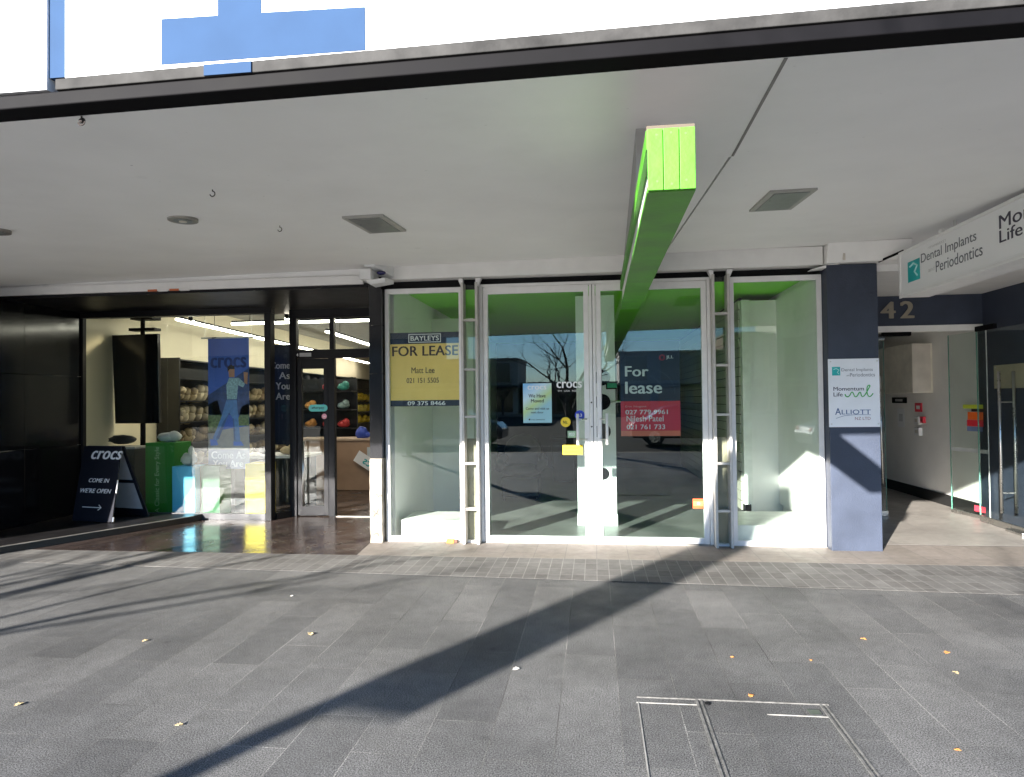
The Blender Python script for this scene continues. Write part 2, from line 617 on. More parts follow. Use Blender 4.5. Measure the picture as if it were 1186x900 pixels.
MB().hexa([(-2.03, 2.322, zf(-2.03)+.066), (9, 2.322, zf(9)+.066), (9, 2.40, zf(9)+.066), (-2.03, 2.40, zf(-2.03)+.066)],
          [(-2.03, 2.322, zf(-2.03)+.108), (9, 2.322, zf(9)+.108), (9, 2.40, zf(9)+.108), (-2.03, 2.40, zf(-2.03)+.108)]).build('fascia_trim', mat('grey_flashing', (.036, .035, .034), .7, .15, var=.5, scale=7, bump=.15), cp, bevel=.003)
B(-1.42, -1.235, 2.316, 2.3215, 2.716, 2.757).build('blue_patch', SIGNBLUE, cp)
slab(-22, 9, 2.40, 7.6, 'deck', TRIM, th=.04, dz=.35)
# cornice where the canopy meets the shopfront
B(-2.24, 2.25, 6.93, 7.09, 2.80, 2.985).build('cornice', WHITE, cp, bevel=.004)
B(-22, -2.44, 6.93, 7.05, 2.765, 2.86).build('cornice', WHITE, cp, bevel=.006)
B(-22, -2.44, 6.97, 7.06, 2.861, 3.0).build('cornice', SOFFIT, cp)
cb = thing('cornice_bracket', 'boxed white bracket with a torn edge above the navy pillar', 'bracket', (2.63, 6.9, 2.8))
MB().hexa([(2.26, 6.86, 2.80), (2.98, 6.78, 2.80), (2.98, 7.4, 2.775), (2.26, 7.4, 2.775)], [(2.26, 6.80, 2.985), (3.0, 6.74, 2.985), (3.0, 7.4, 2.985), (2.26, 7.4, 2.985)]).build('box', WHITE, cb, bevel=.004)
MB().prism([(2.13, 6.9, 2.755), (2.30, 6.9, 2.80), (2.40, 6.9, 2.80), (2.30, 6.9, 2.765)], (0, .13, 0)).build('torn_flashing', WHITE, cb)
B(2.40, 2.42, 6.82, 6.835, 2.82, 2.94).build('seam', CREAM, cb)

# white signboards standing on the canopy edge
sg = thing('fascia_signboard', 'long white signboard on the canopy edge with part of a blue letter', 'signboard', (0, 2.36, 2.78))
MB().hexa([(-1.99, 2.325, zf(-1.99)+.110), (9, 2.325, zf(9)+.110), (9, 2.40, zf(9)+.110), (-1.99, 2.40, zf(-1.99)+.110)],
          [(-1.99, 2.325, 4.3), (9, 2.325, 4.3), (9, 2.40, 4.3), (-1.99, 2.40, 4.3)]).build('face', SIGNW, sg)
lm = MB()
lm.prism([(-1.594, 2.3245, 2.772), (-.803, 2.3245, 2.768), (-.803, 2.3245, 2.925), (-1.198, 2.3245, 2.937), (-1.198, 2.3245, 3.5), (-1.368, 2.3245, 3.5), (-1.368, 2.3245, 2.940), (-1.594, 2.3245, 2.945)], (0, -.002, 0))
lm.build('blue_letter', SIGNBLUE, sg)
for x in (.12, 2.52):
    B(x, x+.004, 2.3232, 2.3245, 2.82, 4.3).build('panel_joint', mat('sign_joint', (.45, .45, .45), .5), sg)
sg2 = thing('fascia_signboard', 'plain white signboard at the left end of the canopy edge', 'signboard', (-2.5, 2.36, 2.7))
B(-9, -2.068, 2.325, 2.40, 2.712, 4.3).build('face', SIGNW, sg2)
B(-2.066, -1.992, 2.335, 2.40, 2.76, 4.3).build('blue_edge_strip', SIGNBLUE, sg2)

# fittings on the soffit
def square_light(cx, cy, label):
    t = thing('square_downlight', label, 'downlight', (cx, cy, soff(cx, cy)), 'square downlights in the canopy')
    a, b = .145, .29
    for (g, d, m, nm) in ((0, .012, mat('light_rim_grey', (.4, .39, .36), .5), 'rim'), (.035, .016, mat('light_glass_grey', (.2, .21, .2), .3, var=.2, scale=20), 'lens')):
        x0, x1, y0, y1 = cx-a+g, cx+a-g, cy-b+g, cy+b-g
        bt = [(x0, y0, soff(x0, y0)-d), (x1, y0, soff(x1, y0)-d), (x1, y1, soff(x1, y1)-d), (x0, y1, soff(x0, y1)-d)]
        MB().hexa(bt, [(p[0], p[1], p[2]+d+.004) for p in bt]).build(nm, m, t)


square_light(-1.565, 4.73, 'square downlight in the soffit left of the green beam')
square_light(1.27, 4.72, 'square downlight in the soffit right of the green beam')


def round_light(cx, cy, label):
    t = thing('round_downlight', label, 'downlight', (cx, cy, soff(cx, cy)), 'round downlights in the canopy')
    z = soff(cx, cy)
    MB().disc((cx, cy, z-.012), (0, 0, 1), .095, .02).build('rim', TRIM, t)
    MB().disc((cx, cy, z-.016), (0, 0, 1), .06, .02).build('lens', mat('light_glass_grey', (.2, .21, .2), .3), t)
    MB().disc((cx, cy, z-.020), (0, 0, 1), .025, .02).build('lamp_cap', CREAM, t)


round_light(-2.745, 4.228, 'round recessed downlight above the shoe shop window')
round_light(-4.16, 4.23, 'round recessed downlight cut by the left border')


def hook(cx, cy, label, r=.015, big=0):
    z = soff(cx, cy)+.003
    p = [(cx, cy, z), (cx, cy, z-r*.8)]+[(cx+r*math.sin(R(a)), cy, z-r*.8-r+r*math.cos(R(a))) for a in range(0, 261, 26)]
    m = MB().tube(p, .003, 6)
    if big:
        m.ball((cx, cy, z-.022), .010, nu=8, nv=6)
    tag(m.build('ceiling_hook', mat('rusty_steel', (.025, .018, .016), .8), None), label, 'hook', 'hooks in the canopy soffit')


hook(-2.0, 2.42, 'dark hook with a knot of wire close to the fascia', .014, 1)
hook(-2.138, 3.57, 'thin open hook near the soffit joint')
hook(-2.247, 4.618, 'thin hook left of the square downlight')

tp = thing('cornice_strips', 'orange and white strips along the cornice above the shoe shop', 'strips', (-4.6, 6.93, 2.76))  # alternating orange and white strips along the cornice edge
for i_ in range(4):
    B(-4.92+i_*.13, -4.92+i_*.13+.11, 6.924, 6.929, 2.758-.004*(i_ % 2), 2.78).build('strip', mat('orange_strip', (.6, .16, .06), .6) if i_ % 2 == 0 else WHITE, tp)

struct(B(-22, 9, 7.12, 25, 3.34, 3.5).build('sky_block_roof', TRIM))  # unseen slab added to stop skylight leaking into the rooms

# motion sensor box on the cornice
se = thing('motion_sensor', 'white boxy motion sensor fixed to the cornice above the pier', 'sensor', (-2.2, 6.8, 2.8))
MB().hexa([(-2.345, 6.70, 2.90), (-2.235, 6.70, 2.90), (-2.10, 6.93, 2.83), (-2.30, 6.93, 2.83)], [(-2.37, 6.70, 2.975), (-2.225, 6.70, 2.975), (-2.10, 6.93, 2.95), (-2.33, 6.93, 2.95)]).build('upper_housing', PLASTIC, se, bevel=.005)
B(-2.385, -2.265, 6.66, 6.93, 2.765, 2.872).build('lower_housing', PLASTIC, se, bevel=.005)
MB().hexa([(-2.30, 6.75, 2.72), (-2.14, 6.75, 2.74), (-2.10, 6.93, 2.75), (-2.30, 6.93, 2.72)], [(-2.34, 6.72, 2.763), (-2.14, 6.75, 2.79), (-2.10, 6.93, 2.79), (-2.34, 6.93, 2.763)]).build('foot', PLASTIC, se, bevel=.004)
MB().ball((-2.19, 6.78, 2.845), .05, 1, .8, .45).build('lens', mat('navy_lens', (.015, .015, .09), .15), se, smooth=True)

# ================================================================== green beam
bm_ = thing('green_beam', 'lime green boxed timber beam under the canopy above the doors', 'beam', (.33, 2.9, 2.4))


def beamsec(y):
    k = (y-2.2)/4.8
    return .178+.102*k, .330+.14*k, 2.166+.262*k


x0, x1, z0 = beamsec(2.2)
X0, X1, Z0 = beamsec(7.0)
H = .2
for i in range(3):      # three boards close the end
    a, b = x0+(x1-x0)*i/3+.0012, x0+(x1-x0)*(i+1)/3-.0012
    m = B(a, b, 2.185, 2.2, z0+.002, z0+H).build('end_board', GREEN, bm_, bevel=.0015)
    if i == 0:
        scr = MB()
        for (sx, sz) in ((.2, .03), (.5, .02), (.8, .03), (.2, .18), (.5, .185), (.8, .18)):
            scr.disc((x0+(x1-x0)*sx, 2.1862, z0+sz), (0, -1, 0), .004, .0015, 8)
        scr.build('screw', mat('screw_dark', (.08, .14, .03), .6), bm_)
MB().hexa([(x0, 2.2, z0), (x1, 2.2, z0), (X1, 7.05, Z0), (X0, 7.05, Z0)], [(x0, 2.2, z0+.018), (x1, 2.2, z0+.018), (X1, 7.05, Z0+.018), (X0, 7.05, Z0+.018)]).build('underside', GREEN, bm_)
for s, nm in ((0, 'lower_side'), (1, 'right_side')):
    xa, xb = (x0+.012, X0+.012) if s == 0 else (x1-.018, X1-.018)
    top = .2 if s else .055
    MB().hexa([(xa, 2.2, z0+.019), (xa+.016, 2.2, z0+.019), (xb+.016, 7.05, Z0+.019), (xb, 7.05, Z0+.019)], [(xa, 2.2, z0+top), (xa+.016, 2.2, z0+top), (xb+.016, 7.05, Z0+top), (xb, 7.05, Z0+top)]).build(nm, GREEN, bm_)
# white core showing between the lower and the upper green boards on the left
MB().hexa([(x0+.02, 2.21, z0+.02), (x0+.035, 2.21, z0+.02), (X0+.035, 7.05, Z0+.02), (X0+.02, 7.05, Z0+.02)], [(x0+.02, 2.21, z0+.19), (x0+.035, 2.21, z0+.19), (X0+.035, 7.05, Z0+.27), (X0+.02, 7.05, Z0+.27)]).build('white_core', WHITE, bm_)
MB().hexa([(x0-.002, 2.2, z0+.14), (x0+.018, 2.2, z0+.14), (X0+.018, 7.05, Z0+.205), (X0-.002, 7.05, Z0+.205)], [(x0-.002, 2.2, z0+.2), (x0+.018, 2.2, z0+.2), (X0+.018, 7.05, Z0+.28), (X0-.002, 7.05, Z0+.28)]).build('upper_side', GREEN, bm_)

MB().hexa([(x0, 2.2, z0+H), (x1, 2.2, z0+H), (X1, 7.05, Z0+.28), (X0, 7.05, Z0+.28)], [(x0, 2.2, z0+H+.016), (x1, 2.2, z0+H+.016), (X1, 7.05, Z0+.296), (X0, 7.05, Z0+.296)]).build('top_board', mat('raw_timber', (.09, .07, .05), .8), bm_)
MB().hexa([(x0+.022, 3.05, z0+H+.06), (x1-.004, 3.05, z0+H+.06), (X1-.004, 7.0, Z0+.297), (X0+.04, 7.0, Z0+.297)],
          [(x0+.022, 3.05, soff(x0, 3.05)+.003), (x1-.004, 3.05, soff(x1, 3.05)+.003), (X1-.004, 7.0, soff(X1, 7)+.003), (X0+.04, 7.0, soff(X0, 7)+.003)]).build('sun_block_infill', mat('grey_infill', (.4, .395, .385), .7, .2, var=.1), bm_)  # added filler blocking sun above the beam, grey like a shaded smear

# ================================================================== vacant shop front
def window(name, label, x0, x1, z1, l, r):
    t = thing(name, label, 'window', ((x0+x1)/2, 7.05, 0))
    frame_mb(x0, x1, .012, z1, 7.03, 7.085, l, r, .052, .05).build('frame', FRAME, t, bevel=.003)
    B(x0+l-.004, x1-r+.004, 7.052, 7.06, .058, z1-.048).build('pane', GLASS, t)
    B(x0-.004, x1+.004, 7.016, 7.09, -.01, .0115).build('sill', CONC, t)
    return t


window('display_window', 'tall white framed display window with a yellow lease sign', -2.235, -1.388, 2.715, .042, .036)
window('display_window', 'tall white framed display window beside the navy pillar', 1.362, 2.262, 2.725, .05, .048)
head = thing('shopfront_header', 'black recessed strip above the white door and window frames', 'header', (0, 7.1, 2.73))
B(-2.24, 2.27, 7.092, 7.14, 2.70, 2.95).build('panel', VOID, head)
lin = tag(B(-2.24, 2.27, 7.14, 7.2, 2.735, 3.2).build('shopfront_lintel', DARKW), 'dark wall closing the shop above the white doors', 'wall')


def ladder(x0, x1, label):
    t = thing('fin_ladder', label, 'screen', ((x0+x1)/2, 7.0, 0), 'white fin ladders beside the doors')
    B(x0, x0+.026, 6.93, 7.09, .006, 2.745).build('fin', mat('grey_fin_paint', (.5, .48, .45), .45, .4, var=.12), t, bevel=.003)
    B(x1-.026, x1, 6.93, 7.09, .006, 2.745).build('fin', MATS['grey_fin_paint'], t, bevel=.003)
    for z in (.37, .845, 1.335, 1.83, 2.35):
        B(x0+.026, x1-.026, 6.945, 7.02, z-.012, z+.012).build('rung', MATS['grey_fin_paint'], t, bevel=.003)
    B(x0+.028, x1-.028, 7.06, 7.068, .03, 2.74).build('pane', GLASS, t)
    B(x0+.028, x1-.028, 7.072, 7.082, .03, 1.1).build('backing_panel', FROST, t)
    B(x0+.028, x1-.028, 7.02, 7.1, .006, .028).build('foot', FRAME, t)
    MB().prism([(x0-.035, 6.95, 2.79), (x0+.02, 6.95, 2.79), (x0+.02, 6.95, 2.71), (x0, 6.95, 2.71)], (0, .07, 0)).build('top_bracket', FRAME, t)
    MB().prism([(x1-.02, 6.95, 2.79), (x1+.04, 6.95, 2.79), (x1+.004, 6.95, 2.71), (x1-.02, 6.95, 2.71)], (0, .07, 0)).build('top_bracket', FRAME, t)


ladder(-1.382, -1.205, 'white fin ladder screen between yellow sign window and left door')
ladder(1.182, 1.356, 'white fin ladder screen between right door and pillar side window')


def door(x0, x1, hx, label):
    t = thing('glass_door', label, 'door', ((x0+x1)/2, 7.06, 0), 'double doors of the empty shop')
    frame_mb(x0, x1, .02, 2.70, 7.035, 7.085, .052, .052, .07, .06).build('frame', FRAME, t, bevel=.004)
    B(x0+.048, x1-.048, 7.056, 7.064, .076, 2.634).build('pane', GLASSD, t)
    h = MB()
    h.tube([(hx, 6.985, 1.035), (hx, 6.985, 1.355)], .0145, 12)
    h.build('handle', FRAME, t, smooth=True)
    for z in (1.09, 1.30):
        e = x1-.03 if hx > (x0+x1)/2 else x0+.03
        MB().tube([(hx, 6.985, z), (e, 7.0, z), (e, 7.04, z)], .006, 8).build('handle_arm', STEEL, t)
    return t


dl = door(-1.165, -.052, -.178, 'left glass leaf of the white double doors')
dr = door(.022, 1.142, .122, 'right glass leaf of the white double doors')
df = thing('door_frame', 'white frame with centre post holding the double doors', 'door frame', (0, 7.06, 0))
B(-1.203, -1.169, 7.035, 7.09, .006, 2.735).build('jamb', FRAME, df, bevel=.003)
B(1.146, 1.18, 7.035, 7.09, .006, 2.735).build('jamb', FRAME, df, bevel=.003)
B(-1.169, 1.146, 7.035, 7.09, 2.703, 2.735).build('head', FRAME, df, bevel=.003)
B(-.047, -.018, 7.02, 7.09, .02, 2.702).build('centre_post', FRAME, df, bevel=.004)
B(-.0175, -.0125, 7.05, 7.09, .02, 2.702).build('seal', VOID, df)
B(-.012, .017, 7.025, 7.09, .02, 2.702).build('centre_post', FRAME, df, bevel=.004)
B(-1.203, 1.18, 7.03, 7.12, .005, .018).build('threshold', TRIM, df)
for z in (1.47, 1.22):
    MB().disc((-.033, 7.0215, z), (0, -1, 0), .008, .004, 12).build('keyhole', BLACKP, df)

# ---- lease signs inside the glass
s1 = thing('lease_sign', 'ochre yellow and navy for lease board inside the left window', 'sign', (-1.8, 7.07, 1.45))
SY = 7.068
B(-2.19, -1.426, SY, SY+.004, 1.45, 2.244).build('board', INK_YEL, s1)
B(-2.189, -1.427, SY-.0015, SY-.0002, 2.122, 2.2435).build('top_band', INK_NAVY, s1)
B(-2.189, -1.427, SY-.0015, SY-.0002, 1.4505, 1.514).build('bottom_band', INK_NAVY, s1)
frame_mb(-1.985, -1.628, 2.135, 2.228, SY-.0028, SY-.0016, .008, .008, .008, .008).build('logo_frame', INK_W, s1)
ftext('BAYLEYS', -1.962, -1.65, 2.155, 2.207, SY-.0016, INK_W, s1, bold=.03)
ftext('FOR LEASE', -2.168, -1.44, 1.992, 2.098, SY-.0004, mat('brown_lettering', (.05, .025, .02), .5), s1, bold=.03)
ftext('Matt Lee', -1.955, -1.70, 1.805, 1.868, SY-.0004, MATS['brown_lettering'], s1, bold=.008)
ftext('021 151 5505', -2.01, -1.655, 1.70, 1.755, SY-.0004, MATS['brown_lettering'], s1, bold=.012)
ftext('09 375 8466', -2.0, -1.585, 1.460, 1.503, SY-.0016, INK_W, s1, bold=.03)

s2 = thing('lease_sign', 'navy and red for lease board inside the right door', 'sign', (.57, 7.07, 1.12))
B(.268, .872, SY, SY+.004, 1.478, 2.0).build('navy_panel', INK_NAVY, s2)
B(.268, .872, SY, SY+.004, 1.172, 1.477).build('red_panel', INK_RED, s2)
B(.268, .872, SY, SY+.004, 1.118, 1.1715).build('coral_band', INK_ORG, s2)
ftext('For', .315, .556, 1.735, 1.84, SY-.0004, INK_W, s2, bold=.035)
ftext('lease', .315, .69, 1.556, 1.68, SY-.0004, INK_W, s2, bold=.035)
ftext('JLL', .735, .81, 1.905, 1.945, SY-.0004, INK_W, s2, bold=.03)
ring = MB()
for rr, th in ((.028, .004), (.018, .003)):
    ring.tube([(.695+rr*math.cos(R(a)), SY-.001, 1.925+rr*math.sin(R(a))) for a in range(0, 361, 20)], th*.6, 6, False)
ring.build('round_logo', INK_RED, s2)
ftext('Erin Nugent', .315, .53, 1.408, 1.434, SY-.0004, mat('pale_red_lettering', (.75, .4, .4), .5), s2)
ftext('027 779 9961', .315, .745, 1.342, 1.388, SY-.0004, INK_W, s2, bold=.022)
ftext('Nilesh Patel', .325, .7, 1.268, 1.328, SY-.0004, INK_W, s2, bold=.008)
ftext('021 761 733', .325, .715, 1.188, 1.236, SY-.0004, INK_W, s2, bold=.022)
arc = MB()
for rr, cx in ((.2, .5), (.26, .56)):
    arc.tube([(cx+rr*math.cos(R(a)), SY-.0006, 1.55+rr*math.sin(R(a))) for a in range(0, 80, 8)], .002, 4, False)
arc.build('arc_pattern', mat('slate_print', (.06, .08, .13), .5), s2)

# ---- notices on the left door
nm_, nt_, np_, no_ = nodes('poster_gradient')
g_ = nt_.nodes.new('ShaderNodeTexCoord')
gx = nt_.nodes.new('ShaderNodeSeparateXYZ')
nt_.links.new(g_.outputs['Generated'], gx.inputs[0])
ga = nt_.nodes.new('ShaderNodeMath')
ga.operation = 'MULTIPLY_ADD'
ga.inputs[1].default_value = -.55
nt_.links.new(gx.outputs['X'], ga.inputs[0])
nt_.links.new(gx.outputs['Z'], ga.inputs[2])
gr = nt_.nodes.new('ShaderNodeValToRGB')
gr.color_ramp.elements[0].position = -.0
gr.color_ramp.elements[0].color = (.3, .55, .62, 1)
gr.color_ramp.elements[1].position = .95
gr.color_ramp.elements[1].color = (.2, .5, .85, 1)
e = gr.color_ramp.elements.new(.25)
e.color = (.5, .68, .3, 1)
e = gr.color_ramp.elements.new(.55)
e.color = (.55, .75, .85, 1)
nt_.links.new(ga.outputs[0], gr.inputs[0])
nt_.links.new(gr.outputs[0], np_.inputs['Base Color'])
np_.inputs['Roughness'].default_value = .4
po = thing('moved_notice', 'pale blue and green moved notice on the left door glass', 'poster', (-.6, 7.05, 1.26))
PY = 7.0548
B(-.748, -.447, PY-.001, PY+.0005, 1.262, 1.677).build('sheet', nm_, po)
ftext('crocs', -.70, -.5, 1.612, 1.652, PY-.0012, INK_W, po, bold=.04)
ftext('We Have', -.69, -.51, 1.528, 1.565, PY-.0012, INK_BLK, po, bold=.02)
ftext('Moved', -.665, -.53, 1.476, 1.511, PY-.0012, INK_BLK, po, bold=.02)
ftext('Come and visit us', -.72, -.475, 1.40, 1.426, PY-.0012, INK_BLK, po, bold=.012)
ftext('next door', -.665, -.535, 1.362, 1.384, PY-.0012, INK_BLK, po, bold=.012)
ftext('crocs newmarket', -.665, -.52, 1.29, 1.305, PY-.0012, INK_BLK, po)
MB().disc((-.682, PY-.001, 1.298), (0, -1, 0), .009, .001, 14).build('round_mark', INK_BLK, po)
vl = tag(text('crocs', (-.395, PY, 1.625), (1, 0, 0), (0, 0, 1), .265, .065, INK_W, None, 'vinyl_lettering', bold=.05), 'white vinyl shop name stuck on the left door glass', 'lettering')
tag(text('TM  USA  NZ', (-.385, PY, 1.585), (1, 0, 0), (0, 0, 1), .2, .018, INK_W, None, 'vinyl_lettering'), 'tiny white vinyl line under the name on the left door', 'lettering')


def sticker(name, label, x0, x1, z0, z1, m, rnd=False, txt=None, tm=None, y=PY):
    t = thing(name, label, 'sticker', ((x0+x1)/2, y, z0))
    if rnd:
        MB().disc(((x0+x1)/2, y+.0003, (z0+z1)/2), (0, -1, 0), (x1-x0)/2, .0012, 24).build('disc', m, t)
    else:
        B(x0, x1, y-.001, y+.0003, z0, z1).build('sheet', m, t)
    for (s, a, b, c, d) in txt or []:
        ftext(s, x0+(x1-x0)*a, x0+(x1-x0)*b, z0+(z1-z0)*c, z0+(z1-z0)*d, y-.0012, tm or INK_BLK, t, bold=.02)
    return t


YELS = mat('yellow_sticker', (.85, .62, .02), .45)
sticker('door_sticker', 'round yellow sticker on the left door glass', -.356, -.252, 1.216, 1.32, YELS, True, [('Nz.', .25, .7, .35, .65)])
sticker('door_sticker', 'round blue sticker behind the left door handle', -.208, -.104, 1.286, 1.39, mat('blue_sticker', (.02, .05, .5), .4), True, [('s3', .3, .72, .35, .66)], INK_W)
sticker('door_sticker', 'small pale green sticker beside the left door handle', -.285, -.2, 1.105, 1.175, mat('pale_green_sticker', (.35, .55, .35), .45), False, [('eco', .15, .85, .3, .75)], INK_W)
sticker('door_sticker', 'yellow rectangular sticker below the left door handle', -.338, -.13, .928, 1.028, YELS, False, [('NEWMARKET', .1, .9, .55, .82), ('BUSINESS', .1, .9, .18, .45)])
ob = thing('door_sticker', 'small orange red sticker low on the right door', 'sticker', (1.03, PY, .375))
B(.978, 1.088, PY-.0015, PY+.0003, .378, .478).build('sheet', mat('orange_red_sticker', (.75, .1, .03), .4), ob)
B(.985, 1.08, PY-.0026, PY-.0016, .405, .452).build('band', mat('orange_light_sticker', (.8, .22, .08), .4), ob)
MB().disc((1.035, PY-.0026, .43), (0, -1, 0), .013, .0008, 14).build('badge', INK_W, ob)

# ================================================================== vacant shop interior
struct(MB().box(-2.2, 2.5, 7.21, 15, .003, .008).build('shop_floor', GREY))
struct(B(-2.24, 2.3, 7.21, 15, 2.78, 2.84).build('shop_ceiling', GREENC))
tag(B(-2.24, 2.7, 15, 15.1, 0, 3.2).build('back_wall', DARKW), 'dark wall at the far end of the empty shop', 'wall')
iw = tag(B(-2.24, -2.19, 7.21, 15, 0, 2.78).build('side_wall', OFFW), 'off white left wall inside the empty shop', 'wall')
sw = thing('slatwall', 'pale grooved slatwall along the right of the empty shop', 'wall panel', (1.75, 10, 0))
B(2.27, 2.32, 7.21, 15, 0, 2.78).build('side_wall', OFFW, sw)
sl = MB()
for i in range(22):
    sl.box(1.78, 1.80, 8.62, 14.5, .12+i*.118, .12+i*.118+.108)
sl.build('slat_panel', SLAT, sw)
B(1.801, 1.83, 8.62, 14.5, .1, 2.74).build('groove_backing', VOID, sw)
# display box in the left window
db = thing('window_display_box', 'white lined display box behind the left window', 'display box', (-1.8, 7.6, 0))
B(-2.188, -1.62, 8.95, 9.0, .01, 2.62).build('back_panel', OFFW, db)
B(-1.619, -1.40, 8.97, 9.0, .01, 2.62).build('end_panel', mat('grey_side_board', (.5, .52, .48), .5), db)
MB().hexa([(-2.10, 7.13, .01), (-1.395, 7.13, .01), (-1.395, 7.719, .01), (-2.10, 7.719, .01)], [(-2.10, 7.13, .218), (-1.395, 7.13, .218), (-1.395, 7.719, .218), (-2.10, 7.719, .218)]).build('plinth', mat('white_plinth', (.8, .8, .77), .4), db, bevel=.004)
db2 = thing('window_display_box', 'white lined display box behind the right window', 'display box', (1.8, 7.6, 0))
B(1.90, 2.268, 8.6, 8.63, .01, 2.70).build('back_panel', OFFW, db2)
B(1.80, 1.899, 8.52, 8.62, .2, 2.70).build('side_panel', mat('white_edge_board', (.78, .79, .75), .5), db2)
B(1.375, 2.268, 7.13, 8.018, .01, .2).build('plinth', MATS['white_plinth'], db2, bevel=.004)
B(2.228, 2.2685, 7.13, 8.598, .201, 2.70).build('side_panel', OFFW, db2)
# white column behind the doors with black letters / discs on it
wc = thing('interior_column', 'white boxed column inside the shop behind the centre post', 'column', (0, 8.1, 0))
B(-.215, .245, 8.07, 8.25, .006, 2.74).build('casing', OFFW, wc, bevel=.004)
B(-.222, .252, 8.06, 8.26, .006, .14).build('skirting', WHITE, wc)
for z in (1.76, 1.47, 1.12, .62):
    MB().disc((.09, 8.068, z), (0, -1, 0), .07 if z < 1 else .095, .006, 26).build('black_disc', BLACKP, wc)
ex = thing('exit_box', 'small black box with a green symbol on the white column', 'exit light', (.21, 8.06, 1.64))
B(.135, .275, 8.02, 8.068, 1.62, 1.705).build('housing', BLACKP, ex, bevel=.004)
B(.15, .262, 8.015, 8.0195, 1.635, 1.69).build('green_face', mat('exit_green', (.05, .4, .2), .4), ex)
hk = tag(MB().tube([(.2, 8.067, 1.47), (.2, 8.0, 1.47), (.33, 8.0, 1.475)], .012, 10).build('coat_hook', STEEL, None, smooth=True), 'short steel bar hook on the white column', 'hook')
# dark bulky things left in the room
ch = thing('armchair', 'dark rounded armchair standing inside the empty shop', 'armchair', (-1.1, 10.3, .008))
DK = mat('dark_leather', (.012, .013, .015), .35, .5, var=.2)
MB().ball((-1.12, 10.15, .44), .3, 1, .8, .36).build('seat', DK, ch, smooth=True)
MB().ball((-1.12, 10.5, .68), .33, .95, .35, .9).build('backrest', DK, ch, smooth=True)
for s in (-1, 1):
    MB().tube([(-1.12+s*.3, 9.95, .5), (-1.12+s*.34, 10.2, .56), (-1.12+s*.3, 10.5, .6)], .07, 10).build('armrest', DK, ch, smooth=True)
B(-1.4, -.84, 9.95, 10.5, .06, .36).build('base', DK, ch, bevel=.03)
for sx in (-.24, .24):
    for sy_ in (-.2, .2):
        MB().tube([(-1.12+sx, 10.22+sy_, .008), (-1.12+sx, 10.22+sy_, .07)], .02, 8).build('leg', BLACKP, ch)
bn = thing('storage_bin', 'dark lidded bin at the back of the empty shop', 'bin', (-.55, 12.2, .008))
MB().hexa([(-.74, 12, .05), (-.38, 12, .05), (-.38, 12.4, .05), (-.74, 12.4, .05)], [(-.78, 11.96, .78), (-.34, 11.96, .78), (-.34, 12.44, .78), (-.78, 12.44, .78)]).build('body', DK, bn, bevel=.02)
B(-.8, -.32, 11.93, 12.46, .781, .83).build('lid', DK, bn, bevel=.015)
for sx in (-.68, -.44):
    MB().disc((sx-.02, 12.36, .058), (1, 0, 0), .05, .04, 16).build('wheel', BLACKP, bn)

# ================================================================== piers, pillar
pr = thing('shop_pier', 'narrow black tiled pier with bare concrete foot between the shops', 'pier', (-2.31, 7, 0))
B(-2.385, -2.247, 6.95, 8.7, .9, 1.80).build('granite_tile', BLACKT, pr, bevel=.003)
B(-2.385, -2.247, 6.95, 8.7, 1.803, 2.32).build('granite_tile', BLACKT, pr, bevel=.003)
B(-2.385, -2.247, 6.95, 8.7, 2.323, 2.80).build('granite_tile', BLACKT, pr, bevel=.003)
cm = MB()
n = 14
prof = []
for i in range(n+1):
    z = .006+.892*i/n
    d = .012*mnoise.noise(Vector((0, z*7, 3)))
    prof.append((z, d))
for i in range(n):
    (za, da), (zb, db_) = prof[i], prof[i+1]
    cm.hexa([(-2.388+da, 6.945+abs(da), za), (-2.256+da*.6, 6.945+abs(da), za), (-2.256, 8.7, za), (-2.388, 8.7, za)],
            [(-2.388+db_, 6.945+abs(db_), zb), (-2.256+db_*.6, 6.945+abs(db_), zb), (-2.256, 8.7, zb), (-2.388, 8.7, zb)])
cm.build('concrete_foot', CONC, pr)
ck = MB()
rs = random.Random(3)
for z0_ in (.1, .2, .3, .34, .5):
    x = -2.37+rs.random()*.03
    pth = []
    for k in range(6):
        pth.append((x, 6.9435, z0_+rs.uniform(-.03, .03)))
        x += .018
    ck.tube(pth, .0022, 4)
ck.build('crack', mat('crack_dark', (.12, .1, .09), .9), pr)
pl = thing('navy_pillar', 'square navy pillar between the right window and the entrance', 'pillar', (2.5, 7, 0))
B(2.268, 2.735, 6.895, 7.35, .004, 2.79).build('shaft', NAVY, pl, bevel=.004)

# tenants' sign on the pillar
ps = thing('tenant_sign', 'square white tenant sign screwed to the navy pillar', 'sign', (2.5, 6.88, 1.2))
B(2.262, 2.732, 6.882, 6.8945, 1.205, 1.868).build('board', mat('acrylic_white', (.78, .8, .84), .3, var=.03), ps, bevel=.002)
for sx in (2.283, 2.712):
    for sz in (1.235, 1.843):
        MB().disc((sx, 6.8815, sz), (0, -1, 0), .007, .006, 12).build('screw', STEEL, ps)
QY = 6.8815
TEAL = mat('teal_print', (.02, .42, .42), .4)
GREYT = mat('grey_lettering', (.22, .23, .27), .5)
DKT = mat('charcoal_lettering', (.04, .035, .06), .5)
GRL = mat('green_script', (.05, .4, .08), .5)
BLT = mat('blue_lettering', (.05, .11, .26), .5)


